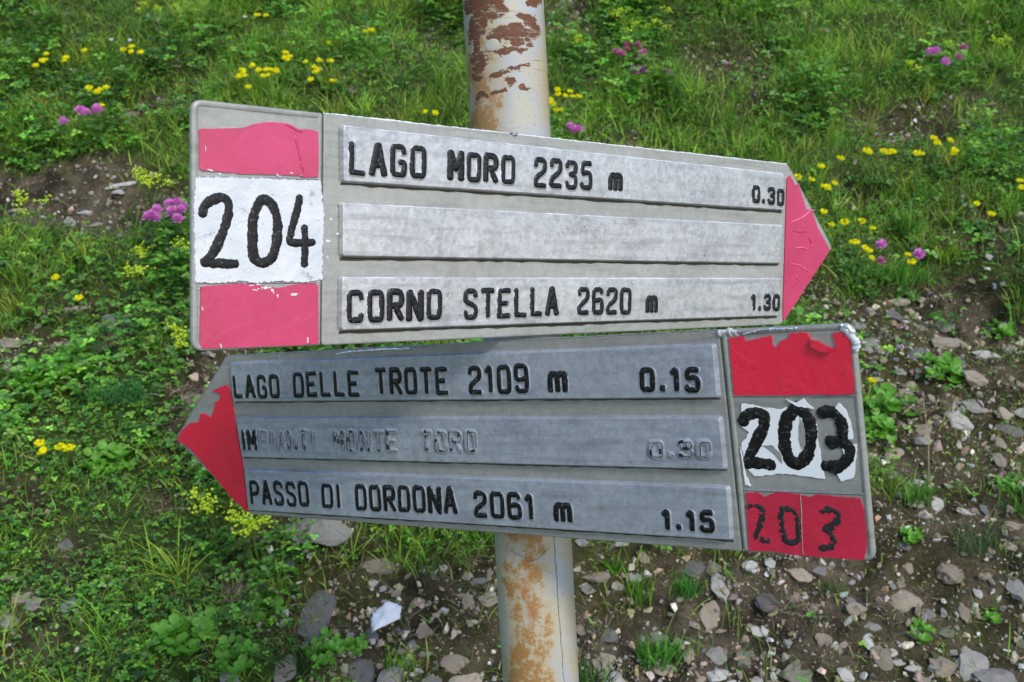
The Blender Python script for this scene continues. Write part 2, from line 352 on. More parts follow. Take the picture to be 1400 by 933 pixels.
# domed cap above the frame, weld seam, paint crack and a filled hole
tube('end_cap', PR + .0018, .60, .628, M_post, post, nz=2)
def onpost(x, z, lift=0.): a = math.asin(max(-1, min(1, x / PR))); return ((PR + lift) * math.sin(a), -(PR + lift) * math.cos(a), z)
def post_ribbon(name, pts, wdt, m, lift=.0003):
    V = []; F = []; n = 0; L = []
    for (x0, z0), (x1, z1) in zip(pts[:-1], pts[1:]):
        k = max(2, int(math.hypot(x1 - x0, z1 - z0) / .003))
        L += [(x0 + (x1 - x0) * i / k, z0 + (z1 - z0) * i / k) for i in range(k)]
    L.append(pts[-1]); L = [(x + rnd.uniform(-.0004, .0004), z) for x, z in L]
    for i, (x, z) in enumerate(L):
        a = L[max(0, i - 1)]; b = L[min(len(L) - 1, i + 1)]; d = math.hypot(b[0] - a[0], b[1] - a[1]) or 1; nx, nz = -(b[1] - a[1]) / d, (b[0] - a[0]) / d
        w_ = wdt * rnd.uniform(.4, 1.2) * (0.2 if i in (0, len(L) - 1) else 1)
        V += [onpost(x - nx * w_, z - nz * w_, .00002), onpost(x, z, lift), onpost(x + nx * w_, z + nz * w_, .00002)]
        if i: a = 3 * (i - 1); F += [(a, a + 1, a + 4, a + 3), (a + 1, a + 2, a + 5, a + 4)]
    return link(name, mesh(name, V, F), m, post, MP)
M_crack = simple('crack_shadow_rust', (.17, .12, .07), .9, 0, .4, 200)
post_ribbon('weld_seam', [(.0165, -.14), (.0168, -.17), (.0172, -.20), (.0178, -.245), (.0185, -.272), (.0205, -.286)], .00035, M_crack)
post_ribbon('paint_crack', [(-.018, -.165), (-.010, -.168), (-.004, -.173), (.004, -.170), (.012, -.163)], .0003, M_crack)
V = []; F = []
for j, (rr, l) in enumerate([(.0052, .00005), (.0045, .0003), (.0035, .0004), (.0, .0004)]):
    for i in range(14):
        a = i / 14 * 2 * math.pi; q = rr * (1 + .10 * math.sin(2 * a + 1))
        V.append(onpost(-.0102 + q * math.cos(a), .2275 + q * math.sin(a) * .95, l))
for j in range(3):
    for i in range(14): k = (i + 1) % 14; F.append((j * 14 + i, j * 14 + k, j * 14 + 14 + k, j * 14 + 14 + i))
link('filled_bolt_hole', mesh('filled_bolt_hole', V, F, True), simple('cream_filler', (.36, .345, .29), .7, 0, .15, 200), post, MP)

# ------------------------------------------------------------------ sign building kit (sign frame: u right, v up, w toward the viewer, metres)
mm_ = .001
def tess(poly):
    """fill a simple polygon: list of triangles of indices"""
    from mathutils.geometry import tessellate_polygon
    return [tuple(t) for t in tessellate_polygon([[Vector((x, y, 0)) for x, y in poly]])]
def ragged(poly, amp, step=.0018, seed=0, straight=None):
    r_ = random.Random(seed); out = []
    n = len(poly)
    for i in range(n):
        a = poly[i]; b = poly[(i + 1) % n]; d = math.hypot(b[0] - a[0], b[1] - a[1]); k = max(1, int(d / step))
        for j in range(k):
            f = j / k; e = amp if j else 0
            out.append((a[0] + (b[0] - a[0]) * f + r_.uniform(-e, e), a[1] + (b[1] - a[1]) * f + r_.uniform(-e, e)))
    return out
def prism(poly, z0, z1, wav=0.):
    n = len(poly); V = [(x, y, z1) for x, y in poly] + [(x, y, z0) for x, y in poly]
    F = tess(poly) + [tuple(n + i for i in reversed(t)) for t in tess(poly)]
    F += [(i, n + i, n + (i + 1) % n, (i + 1) % n) for i in range(n)]
    return V, F
def inset(poly, d):
    n = len(poly); out = []; A = sum(poly[i][0] * poly[(i + 1) % n][1] - poly[(i + 1) % n][0] * poly[i][1] for i in range(n)); sg = 1 if A > 0 else -1
    for i in range(n):
        p, q, r_ = poly[i - 1], poly[i], poly[(i + 1) % n]
        e1 = Vector((q[0] - p[0], q[1] - p[1])).normalized(); e2 = Vector((r_[0] - q[0], r_[1] - q[1])).normalized()
        n1 = Vector((-e1.y, e1.x)) * sg; n2 = Vector((-e2.y, e2.x)) * sg; b = (n1 + n2); b = b / max(.3, b.dot(n1) if b.length else 1) if b.length > 1e-6 else n1
        out.append((q[0] + b.x * d, q[1] + b.y * d))
    return out
def rounded(poly, rads, k=6):
    out = []; n = len(poly)
    for i in range(n):
        p, q, r_ = Vector(poly[i - 1]), Vector(poly[i]), Vector(poly[(i + 1) % n]); rad = rads[i]
        if rad <= 0: out.append(tuple(q)); continue
        a = q + (p - q).normalized() * rad; b = q + (r_ - q).normalized() * rad
        for j in range(k + 1):
            t = j / k; out.append(tuple(a * (1 - t) ** 2 + q * 2 * t * (1 - t) + b * t * t))
    return out
def rings(poly, prof):
    """stack of inset outlines: prof = [(inset, z)...] first is the back; closed front and back"""
    L = [inset(poly, d) if d else list(poly) for d, z in prof]; n = len(poly); V = []; F = []
    for P_, (d, z) in zip(L, prof): V += [(x, y, z) for x, y in P_]
    for j in range(len(prof) - 1):
        for i in range(n): k = (i + 1) % n; F.append((j * n + i, j * n + k, j * n + n + k, j * n + n + i))
    F += [tuple((len(prof) - 1) * n + i for i in t) for t in tess(L[-1])] + [tuple(reversed(t)) for t in tess(L[0])]
    return V, F
def S_(pts): return [(x * mm_, y * mm_) for x, y in pts]

def arcpts(pts, it=2):
    for _ in range(it):
        q = [pts[0]]
        for a, b in zip(pts[:-1], pts[1:]): q += [(a[0] * .75 + b[0] * .25, a[1] * .75 + b[1] * .25), (a[0] * .25 + b[0] * .75, a[1] * .25 + b[1] * .75)]
        q.append(pts[-1]); pts = q
    return pts
O_ = [(.5, 1), (.08, 1), (0, .82), (0, .5), (0, .18), (.08, 0), (.5, 0), (.92, 0), (1, .18), (1, .5), (1, .82), (.92, 1), (.5, 1)]
G = {'L': (1, [[(.02, 1), (.02, .02), (.95, .0)]]), 'A': (1, [[(0, 0), (.45, 1)], [(.5, 1), (1, 0)], [(.2, .32), (.8, .32)]]),
     'G': (1, [[(.95, .78), (.85, 1), (.5, 1), (.1, 1), (0, .8), (0, .5), (0, .2), (.1, 0), (.5, 0), (.9, 0), (1, .2), (1, .45), (.6, .45)]]),
     'O': (1, [O_]), '0': (1, [O_]), 'M': (1, [[(0, 0), (0, 1)], [(.0, 1), (.5, .35), (1, 1)], [(1, 1), (1, 0)]]),
     'R': (1, [[(0, 0), (0, 1), (.1, 1), (.8, 1), (1, .85), (1, .62), (.8, .48), (.1, .48)], [(.45, .48), (1, 0)]]),
     'P': (1, [[(0, 0), (0, 1), (.1, 1), (.8, 1), (1, .85), (1, .6), (.8, .44), (.05, .44)]]),
     'C': (1, [[(.98, .8), (.9, 1), (.5, 1), (.1, 1), (0, .82), (0, .5), (0, .18), (.1, 0), (.5, 0), (.9, 0), (.98, .2)]]),
     'N': (1, [[(0, 0), (0, 1)], [(0, 1), (1, 0)], [(1, 0), (1, 1)]]),
     'S': (1, [[(.98, .8), (.9, 1), (.5, 1), (.1, 1), (0, .8), (.05, .6), (.5, .52), (.95, .42), (1, .2), (.9, 0), (.5, 0), (.1, 0), (0, .2)]]),
     'T': (1, [[(0, 1), (1, 1)], [(.5, .98), (.5, 0)]]), 'E': (1, [[(.98, 1), (.0, 1), (.0, 0), (.98, 0)], [(.0, .5), (.75, .5)]]),
     'D': (1, [[(.0, 0), (.0, 1), (.5, 1), (.9, 1), (1, .8), (1, .5), (1, .2), (.9, 0), (.5, 0), (.0, 0)]]),
     'I': (.25, [[(.5, 0), (.5, 1)]]), '.': (.3, [[(.2, .03), (.8, .03)], [(.2, .09), (.8, .09)]]),
     'm': (1, [[(0, 0), (0, 1), (.4, 1), (.5, .85), (.5, 0)], [(.5, .85), (.6, 1), (.95, 1), (1, .85), (1, 0)]]),
     '1': (.55, [[(.0, .8), (.6, 1), (.7, .9), (.7, 0)]]),
     '2': (1, [[(.02, .78), (.1, 1), (.5, 1), (.9, 1), (1, .82), (.95, .6), (.5, .42), (.1, .3), (0, .1), (.0, 0), (1, 0)]]),
     '3': (1, [[(.02, .82), (.1, 1), (.5, 1), (.9, 1), (1, .8), (.95, .6), (.4, .52)], [(.4, .52), (.95, .46), (1, .2), (.9, 0), (.5, 0), (.1, 0), (.02, .18)]]),
     '5': (1, [[(.95, 1), (.08, 1), (.05, .55), (.5, .62), (.9, .6), (1, .4), (1, .2), (.9, 0), (.5, 0), (.1, 0), (.0, .15)]]),
     '6': (1, [[(.95, .85), (.85, 1), (.5, 1), (.1, 1), (0, .8), (0, .5), (0, .18), (.1, 0), (.5, 0), (.9, 0), (1, .15), (1, .4), (.9, .55), (.5, .55), (.05, .5)]]),
     '9': (1, [[(.05, .15), (.15, 0), (.5, 0), (.9, 0), (1, .2), (1, .5), (1, .82), (.9, 1), (.5, 1), (.1, 1), (0, .85), (0, .6), (.1, .45), (.5, .45), (.95, .5)]])}
class Strokes:
    def __init__(s): s.V = []; s.F = []
    def stroke(s, pts, w, h, z, rag=.12, keep=None, seed=0, rough_h=.0, taper=False):
        pts = list(pts)
        if math.hypot(pts[0][0] - pts[-1][0], pts[0][1] - pts[-1][1]) > 1e-5:
            for e, q in ((0, 1), (-1, -2)):
                d = math.hypot(pts[e][0] - pts[q][0], pts[e][1] - pts[q][1]) or 1
                pts[e] = (pts[e][0] + (pts[e][0] - pts[q][0]) / d * w * .75, pts[e][1] + (pts[e][1] - pts[q][1]) / d * w * .75)
        r_ = random.Random(seed); L = []
        for a, b in zip(pts[:-1], pts[1:]):
            d = math.hypot(b[0] - a[0], b[1] - a[1]); k = max(1, int(d / .0007))
            L += [(a[0] + (b[0] - a[0]) * i / k, a[1] + (b[1] - a[1]) * i / k) for i in range(k)]
        L.append(pts[-1])
        if math.hypot(L[0][0] - L[-1][0], L[0][1] - L[-1][1]) < 1e-5 and len(L) > 8: L += L[1:5]; loop = True
        else: loop = False
        n = len(L)
        if n < 2: return
        acc = 0.; wl = 0.; wr = 0.; prev = None; cum = 0
        tot = sum(math.hypot(L[i + 1][0] - L[i][0], L[i + 1][1] - L[i][1]) for i in range(n - 1)); run = 0
        closed = loop
        rows = []
        for i, p in enumerate(L):
            a = L[max(0, i - 2)]; b = L[min(n - 1, i + 2)]; d = math.hypot(b[0] - a[0], b[1] - a[1]) or 1e-9
            tx, ty = (b[0] - a[0]) / d, (b[1] - a[1]) / d; nx, ny = -ty, tx
            if i: run += math.hypot(p[0] - L[i - 1][0], p[1] - L[i - 1][1])
            e = min(run, tot - run); c = 1. if closed or e > w * .8 else math.sqrt(max(.03, 1 - (1 - e / (w * .8)) ** 2))
            wl = .7 * wl + r_.uniform(-rag, rag); wr = .7 * wr + r_.uniform(-rag, rag)
            hh = h * (1 + r_.uniform(-1, 1) * rough_h)
            A = w * c * (1 + wl); B = w * c * (1 + wr)
            on = keep is None or keep(p, run)
            rows.append((on, [(p[0] + nx * A, p[1] + ny * A, z), (p[0] + nx * A * .75, p[1] + ny * A * .75, z + hh * .75 * c), (p[0], p[1], z + hh * c),
                              (p[0] - nx * B * .75, p[1] - ny * B * .75, z + hh * .75 * c), (p[0] - nx * B, p[1] - ny * B, z)]))
        # small end caps reach beyond the last point
        pi = None
        for on, row in rows:
            if not on: pi = None; continue
            bi = len(s.V); s.V += row
            if pi is not None: s.F += [(pi + q, pi + q + 1, bi + q + 1, bi + q) for q in range(4)]
            pi = bi
    def obj(s, name, m, parent, mw): return link(name, mesh(name, s.V, s.F, True), m, parent, mw) if s.F else None
def word(po, MW, rm, txt, bl, br, tl, seed, faded=None, heavy=1.):
    """bl, br: outer bottom-left of the first and bottom-right of the last character, tl: top-left (mm)"""
    bl, br, tl = [Vector((a * mm_, b * mm_)) for a, b in (bl, br, tl)]
    H = (tl - bl).length; along = (br - bl); Wd = along.length; ex = along / Wd; ey = (tl - bl) / H; ey = Vector((-ex.y, ex.x)) * .5 + ey * .5
    hw = .00255 * heavy; ws = [G[c][0] for c in txt]; gap = .22
    tot = sum(ws) + gap * (len(txt) - 1); unit = (Wd - 2 * hw * len(txt)) / (sum(ws) + gap * .6 * (len(txt) - 1)) if len(txt) > 1 else Wd - 2 * hw
    gp = gap * .6 * unit; x = hw; r_ = random.Random(seed)
    for ci, c in enumerate(txt):
        SE = Strokes(); SB = Strokes(); SG = Strokes(); cw = ws[ci] * unit; dy = r_.uniform(-.0004, .0004)
        for si, st in enumerate(G[c][1]):
            pts = st if len(st) < 3 or c in 'LTENM.' else arcpts(st, 2)
            hscale = (H - 2 * hw)
            P_ = [bl + ex * (x + cw * (px if c not in 'I1.' else px)) + ey * (hw + dy + py * hscale) for px, py in pts]
            Q = [(p.x, p.y) for p in P_]
            SE.stroke([(p[0] + .00035, p[1] - .00035) for p in Q], hw * 1.12, .0006, ZP - .00005, .03, None, seed * 31 + ci * 5 + si)
            if faded is None: SB.stroke(Q, hw * ({'m': 1.12, 'M': 1.2, 'A': 1.1, 'N': 1.15, 'R': 1.05}.get(c, .93)), .00078, ZP - .00005, .05, None, seed * 17 + ci * 3 + si, .12)
            else:
                keep = faded(ci)
                if keep != 'all':
                    for dx, sd_ in ((.78, 1), (-.78, 2)):
                        ph_ = r_.uniform(0, 6); SG.stroke([(p[0] + dx * hw * ex.x, p[1] - .0004) for p in Q], .00030 if dx > 0 else .00018, .0009, ZP - .00005, .5, lambda p, run, ph_=ph_, dx=dx: math.sin(run * 260 + ph_) > (-.75 if dx > 0 else .0), sd_ + ci)
                if keep: SB.stroke(Q, hw * (.93 if ci < 2 and keep == 'all' else .5), .0009, ZP - .00005, .25, None if keep == 'all' else keep, seed * 17 + ci * 3 + si, .2)
        SG.obj('letter_outline', M_shade_grime, po, MW); SE.obj('letter_relief', rm, po, MW); SB.obj('letter', M_black, po, MW)
        x += cw + gp + 2 * hw
ZT = 0.; TH = .0035; PH = .0034; ZP = PH     # front plane, plate thickness, height of the raised panels

def sign(name, label, MW, flip, mats, panels, words, cat='sign'):
    root = bpy.data.objects.new(name, None); sc.collection.objects.link(root); root.matrix_world = MW; tag(root, label, cat)
    return root
def panel(parent, MW, quad, m, nm='raised_panel'):
    P_ = rounded(S_(quad), [.0017] * 4, 4)
    V, F = rings(P_, [(-.0020, -.0004), (-.0014, .0001), (-.0002, PH - .0003), (.0003, PH)])
    o = link(nm, mesh(nm, V, F), m, parent, MW)
    up = m is M_panelA; tl, tr, br, bl = [Vector(p) for p in S_(quad)]
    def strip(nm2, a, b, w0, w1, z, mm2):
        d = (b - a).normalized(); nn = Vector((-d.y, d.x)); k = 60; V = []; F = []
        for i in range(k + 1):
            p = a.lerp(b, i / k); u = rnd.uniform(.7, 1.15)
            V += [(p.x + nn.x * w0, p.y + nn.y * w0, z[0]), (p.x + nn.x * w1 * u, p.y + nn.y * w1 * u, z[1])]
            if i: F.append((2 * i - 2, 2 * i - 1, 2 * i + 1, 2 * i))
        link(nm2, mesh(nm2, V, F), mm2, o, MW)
    strip('ledge_shade', bl + Vector((-.001, 0)), br + Vector((.001, 0)), -.0012, -.0031 if up else -.0023, (.0003, .00015), M_shade_grime)  # dark strip painted in for the shade under the panel's lower ledge
    strip('side_strip', tl, bl, -.0013, -.0024, (.0003, .00015), M_side_strip)  # thin darker strip along the panel's left side
    if up: strip('top_edge_highlight', tl, tr, -.00035, .0009, (PH + .00005, PH - .0012), M_edge_highlight)  # bright strip drawn as the highlight on the panel's top bevel
    return o

MA = Matrix(((0.77481,0.02522,0.63169,0.03226),(0.63019,0.04862,-0.77492,0.81724),(-0.05026,0.99850,0.02178,1.71518),(0,0,0,1))); MB = Matrix(((0.81656,-0.12147,-0.56434,-0.01854),(-0.56414,0.03937,-0.82474,0.79873),(0.12240,0.99181,-0.03638,1.56162),(0,0,0,1)))
HW = 288.2
def body(parent, MW, side, mplate, mrim, tip):
    """side=+1: arrow tip at +u. Long section and number section are separate castings with a seam between."""
    s = side; sx = -200 * s
    long_ = [(sx, -75), (HW * s, -75), (tip[0], tip[1]), (HW * s, 75), (sx, 75)]
    P_ = rounded(S_(long_), [.0025, .003, .004, .003, .0025], 4)
    V, F = rings(P_, [(.0009, -TH), (.0, -TH + .0008), (0, -.0009), (.0003, -.0003), (.0010, 0)])
    link('arrow_plate', mesh('arrow_plate', V, F), mplate, parent, MW)
    for nm2, a, b, mt in (('worn_highlight_rim', (sx, 75), (HW * s - 2 * s, 75), M_edge_highlight if s > 0 else M_rim), ('worn_highlight_rim', (HW * s + s, 73.4), (tip[0] - .8 * s, tip[1] + 1.2), M_rim), ('worn_highlight_rim', (HW * s + s, -73.4), (tip[0] - .8 * s, tip[1] - 1.2), M_rim)):  # upper sign's top rim carries a painted highlight; other rims are plain worn metal
        SBr = Strokes(); a, b = S_([a, b]); SBr.stroke([a, b], .0006, .0007, -.0006, .3, None, 7, .2); SBr.obj(nm2, mt, parent, MW)
    sq = [(sx - 1.0 * s, -75), (-HW * s, -75), (-HW * s, 75), (sx - 1.0 * s, 75)]
    P_ = rounded(S_(sq), [.0018, .0075, .0075, .0018], 7)
    V, F = rings(P_, [(.0012, -TH - .0006), (.0, -TH + .0006), (0, -.0010), (.0005, .0002), (.0018, .0009), (.0030, .0007), (.0040, .0001)])
    link('number_plate', mesh('number_plate', V, F), mrim, parent, MW)
    # bracket rails on the back
    for y in (-45, 45):
        V, F = prism(S_([(-60, y - 9), (60, y - 9), (60, y + 9), (-60, y + 9)]), -TH - .004, -TH + .0002)
        link('back_rail', mesh('back_rail', V, F), mrim, parent, MW)

def clamp(parent, MW, vpos):
    """pipe clamp that holds the sign to the post, behind the plate"""
    c = MP.inverted() @ (MW @ Vector((0, vpos, -TH)))
    # find the u on the sign where the axis passes closest
    best = min((abs((MP.inverted() @ (MW @ Vector((u * .002, vpos, 0)))).x), u * .002) for u in range(-60, 61)); u0 = best[1]
    z = (MP.inverted() @ (MW @ Vector((u0, vpos, 0)))).z
    V = []; F = []; n = 40
    for i in range(n):
        a = 2 * math.pi * i / n
        for (r_, dz) in ((PR + .0003, -.012), (PR + .0025, -.012), (PR + .0025, .012), (PR + .0003, .012)): V.append((r_ * math.cos(a), r_ * math.sin(a), z + dz))
    for i in range(n):
        k = (i + 1) % n
        for q in range(4): F.append((i * 4 + q, i * 4 + (q + 1) % 4, k * 4 + (q + 1) % 4, k * 4 + q))
    link('pipe_clamp', mesh('pipe_clamp', V, F, False), M_rim, parent, MP)
    ctr = MW.inverted() @ (MP @ Vector((0, 0, z)))
    V, F = prism([(ctr.x - .012, ctr.y - .012), (ctr.x + .012, ctr.y - .012), (ctr.x + .012, ctr.y + .012), (ctr.x - .012, ctr.y + .012)], ctr.z + PR * .9, -TH + .0001)
    link('clamp_block', mesh('clamp_block', V, F), M_rim, parent, MW)
    # bolts either side
    for sx in (-1, 1):
        V = []; F = []
        for j, zz in enumerate((-.03, -TH - .003)):
            for i in range(8): a = i / 8 * 2 * math.pi; V.append((ctr.x + sx * (PR + .009) + .003 * math.cos(a), ctr.y + .003 * math.sin(a), zz))
        F = [(i, (i + 1) % 8, 8 + (i + 1) % 8, 8 + i) for i in range(8)] + [tuple(range(8)), tuple(range(8, 16))]
        link('clamp_bolt', mesh('clamp_bolt', V, F), M_rim, parent, MW)

# ---- upper sign (points right), thing 1
rootA = sign('trail_sign', 'upper grey arrow sign numbered 204, pointing right, with faded pink-red bands', MA, 1, None, None, None)
body(rootA, MA, 1, M_plateA, M_plateA, (365, 0))
pA = []
for q in (((-187.2,67.3), (277.5,64.8), (280.9,32.6), (-186.5,32.7)), ((-186.9,17.5), (279.5,17.3), (280.0,-16.7), (-186.5,-15.9)),
          ((-186.8,-31.1), (281.7,-32.1), (281.0,-65.8), (-186.7,-64.7))):
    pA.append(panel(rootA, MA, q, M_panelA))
def texts(panel_o, MW, rows, seed, faded=None, relief_m=None, nm='lettering'):
    for i, (txt, bl, br, tl) in enumerate(rows): word(panel_o, MW, relief_m, txt, bl, br, tl, seed + i, faded[i] if faded else None)
texts(pA[0], MA, [('LAGO', (-184.0,35.9), (-121.5,36.4), (-184.1,59.6)), ('MORO', (-104.1,37.1), (-42.6,36.6), (-104.4,59.4)),
                  ('2235', (-25.8,36.4), (35.8,36.7), (-26.7,60.2)), ('m', (52.5,37.6), (68.9,37.3), (51.8,52.9)),
                  ('0.30', (232.3,35.6), (280.9,35.0), (231.1,52.9))], 100, None, M_panelA)
texts(pA[2], MA, [('CORNO', (-184.4,-61.1), (-106.0,-61.3), (-184.7,-37.8)), ('STELLA', (-88.5,-61.4), (4.3,-60.6), (-89.1,-37.5)),
                  ('2620', (22.5,-60.8), (83.9,-61.2), (21.5,-37.4)), ('m', (100.2,-60.4), (115.2,-60.4), (99.4,-45.0)),
                  ('1.30', (237.4,-61.6), (281.9,-62.3), (236.2,-44.5))], 200, None, M_panelA)
def patchobj(nm, poly, m, parent, MW, z0, z1, rag=.0003, seed=0, step=.0018):
    V, F = prism(ragged(S_(poly), rag, step, seed), z0, z1); return link(nm, mesh(nm, V, F), m, parent, MW)
patchobj('red_band', [(-284.0,56.2), (-283.5,57.7), (-270.7,59.1), (-256.1,60.8), (-249.4,63.4), (-241.1,65.5), (-230.2,66.2), (-223.7,65.5), (-218.0,63.0), (-211.8,63.8), (-204.5,62.8),
    (-203.9,49.2), (-204.0,34.3), (-214.2,33.0), (-217.3,34.2), (-227.0,34.0), (-241.0,33.4), (-256.5,32.9), (-270.7,33.4), (-281.7,33.3), (-283.5,34.3)], M_redA, rootA, MA, 0, .0011, .00022, 1)
patchobj('red_band', [(-283.0,-35.9), (-270.7,-35.0), (-260.2,-34.2), (-251.5,-34.2), (-241.7,-35.6), (-232.7,-37.1), (-228.6,-36.6), (-219.4,-34.6), (-206.8,-34.2), (-203.6,-35.3),
    (-203.1,-54.4), (-202.9,-73.6), (-221.1,-73.9), (-256.3,-73.7), (-275.4,-73.5), (-282.3,-73.3), (-283.5,-70.4), (-283.2,-52.6)], M_redA, rootA, MA, 0, .0011, .00022, 2)
patchobj('white_field', [(-286.3,29.0), (-270.7,29.9), (-246.9,30.8), (-221.9,31.4), (-202.6,32.2), (-201.8,25.0), (-200.3,14.3), (-199.9,0.2), (-200.9,-11.6), (-200.5,-22.1), (-200.9,-31.6),
    (-213.6,-33.4), (-231.7,-32.7), (-246.6,-33.8), (-256.4,-32.4), (-270.7,-33.7), (-286.4,-33.2), (-286.8,-13.1), (-287.0,8.6)], M_white, rootA, MA, .0001, .0012, .0006, 3, .0009)
# white paint dabs and chips round the bands
r_ = random.Random(5)
wd = [(-232.0,33.5), (-216.8,34.9), (-236.0,34.4), (-251.5,-35.6), (-245.6,-37.4), (-240.7,-36.6), (-236.2,-38.4), (-232.6,-41.7), (-221.4,-41.3), (-249.1,-32.9), (-270.7,32.1), (-261.3,33.1), (-196.4,-6.8), (-194.4,7.5), (-196.8,-17.3),
      (-285.4,35.5), (-190.1,12.4), (-189.4,-1.9), (-284.6,-37.2), (-202.5,-33.5), (-276.2,35.6), (-231.6,39.9), (-219.9,37.5)]
Vd = []; Fd = []
for (x, y) in wd:
    k = r_.randint(6, 9); rr = r_.uniform(.4, 1.3); ang = r_.uniform(0, 3); el = r_.uniform(1, 2.2)
    poly = [((x + rr * el * math.cos(2 * math.pi * i / k) * r_.uniform(.6, 1.2)) * mm_, (y + rr * math.sin(2 * math.pi * i / k) * r_.uniform(.5, 1.1)) * mm_) for i in range(k)]
    V, F = prism(poly, -.0001, .00145 if y < 30 and y > -80 and x < -202 else .0004); b = len(Vd); Vd += V; Fd += [tuple(b + i for i in f) for f in F]
tag(link('white_paint_dabs', mesh('white_paint_dabs', Vd, Fd), M_white, rootA, MA), kind='stuff')
S1 = lambda L, ox, oy, k: None
def hand(nm, strokes, w, m, parent, MW, z, rag, seed, keep=None):
    SB = Strokes()
    for i, st in enumerate(strokes):
        pts = S_(st); pts = arcpts(pts, 2) if len(pts) > 2 else pts
        SB.stroke(pts, w * 1.06, .00028, z, rag * 1.3, keep, seed + i, .15)
    return SB.obj(nm, m, parent, MW)
hand('painted_digit', [[(-281.8,7.5), (-281.8,11.4), (-278.6,14.6), (-273.0,17.5), (-267.9,18.2), (-265.1,14.8), (-265.5,6.8), (-268.8,-3.0), (-273.5,-12.9), (-278.1,-19.1), (-280.9,-21.8)],
                       [(-280.4,-20.9), (-270.7,-21.7), (-260.7,-22.1)]], .0029, M_black, rootA, MA, .0012, .09, 11)
hand('painted_digit', [[(-243.4,18.0), (-247.3,13.8), (-249.7,2.9), (-250.1,-10.7), (-248.6,-19.2), (-243.7,-21.9), (-237.8,-20.0), (-233.3,-11.3), (-232.4,3.4), (-234.9,13.4), (-240.4,18.6), (-243.4,18.0)]], .0032, M_black, rootA, MA, .0012, .09, 21)
hand('painted_digit', [[(-217.5,20.6), (-220.2,8.9), (-224.7,-6.0), (-223.7,-8.1), (-215.4,-8.4), (-207.6,-7.8)], [(-213.9,1.7), (-213.6,-9.5), (-213.7,-22.2)]], .0025, M_black, rootA, MA, .0012, .09, 31)
# thin white scrapes dragged over the red bands
r_ = random.Random(9)
for (x, y) in ((-251.0,-35.1), (-246.6,-34.7), (-243.2,-36.1), (-238.7,-37.0), (-235.7,-38.4), (-232.1,-41.2), (-220.9,-40.9), (-255.4,-34.2), (-249.6,-37.9), (-278.5,34.2), (-233.0,34.4), (-224.0,35.4), (-217.3,34.4), (-270.7,-70.9), (-210.7,-69.4), (-282.3,-48.2), (-279.9,47.9), (-206.1,7.1)):
    SB = Strokes(); L_ = r_.uniform(1.2, 4.5); a_ = r_.choice([r_.uniform(-.2, .3), r_.uniform(1.2, 1.7)])
    SB.stroke(S_([(x, y), (x + L_ * math.cos(a_), y - L_ * math.sin(a_))]), r_.uniform(.00025, .0006), .0003, .0011, .5, None, int(x * 7) % 99, .5); SB.obj('white_scrape', M_white, rootA, MA)
# arrow head film with cracks lifting
patchobj('red_arrow_tip', [(291.4,65.0), (298.2,57.2), (305.2,55.5), (307.7,52.9), (318.4,34.8), (326.6,34.4), (335.9,22.2), (338.8,17.0), (344.6,11.8), (360.5,-2.8), (356.6,-7.8),
    (291.6,-72.3), (290.4,-63.9), (288.9,-23.9), (287.7,19.9), (286.6,61.3)], M_redA, rootA, MA, 0, .0011, .0003, 4)
for i, pl in enumerate([[(296.6,21.6), (312.2,26.2), (324.4,32.9), (331.4,33.9)], [(299.5,13.4), (309.8,13.0), (319.0,14.0)], [(305.3,-2.3), (315.7,-2.1), (322.8,-3.4)], [(324.0,9.9), (329.4,1.6), (327.7,-5.4)],
        [(299.7,-17.6), (312.4,-18.9), (323.3,-23.0), (330.6,-26.5)], [(327.3,-29.3), (330.4,-23.7)], [(307.5,-29.4), (312.5,-33.5)], [(297.3,54.4), (306.1,57.6)]]):
    SB = Strokes(); SB.stroke(S_(pl), .0007, .0011, .0008, .25, None, i, .5); SB.obj('film_crack', M_redA if i % 2 else M_pinkcurl, rootA, MA)
SB = Strokes(); SB.stroke(S_([(-221.1,58.4), (-218.5,50.4), (-216.3,40.9), (-214.7,36.4)]), .0007, .0009, .0008, .2, None, 3, .3); SB.stroke(S_([(-227.2,65.6), (-220.1,62.6), (-216.0,61.6)]), .0008, .0008, .0008, .2, None, 4, .3)
SB.obj('film_crease', M_redA, rootA, MA)
clamp(rootA, MA, -.045); clamp(rootA, MA, .045)

# ---- lower sign (points left), thing 2
rootB = sign('trail_sign', 'lower blue-grey arrow sign numbered 203, pointing left, with torn red film', MB, -1, None, None, None)
body(rootB, MB, -1, M_plateB, M_plateB, (-379, -3))
pB = []
for q in (((-280.9,67.8), (195.7,65.2), (195.1,30.9), (-283.5,33.0)), ((-283.1,16.5), (195.0,16.6), (194.7,-17.7), (-283.8,-19.1)),
          ((-282.6,-31.9), (195.1,-30.7), (193.9,-66.1), (-285.7,-69.7))):
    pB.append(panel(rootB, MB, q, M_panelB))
texts(pB[0], MB, [('LAGO', (-282.1,35.0), (-219.3,34.6), (-278.0,57.8)), ('DELLE', (-203.7,34.8), (-123.0,34.8), (-198.9,58.4)), ('TROTE', (-107.0,35.9), (-28.5,35.1), (-102.8,59.2)),
                  ('2109', (-10.6,35.3), (47.1,34.7), (-6.9,58.8)), ('m', (62.8,35.6), (80.5,35.3), (65.1,52.2)), ('0.15', (138.1,34.7), (184.8,33.5), (140.4,53.4))], 300, None, M_panelB)
def sp(*ranges):
    """keep paint only on some spots of a worn glyph"""
    r0 = random.Random(hash(ranges) % 999); a = r0.uniform(0, 6)
    return lambda p, run: math.sin(run * 520 + a) > .35 and math.sin(run * 190 + a * 2) > -.2
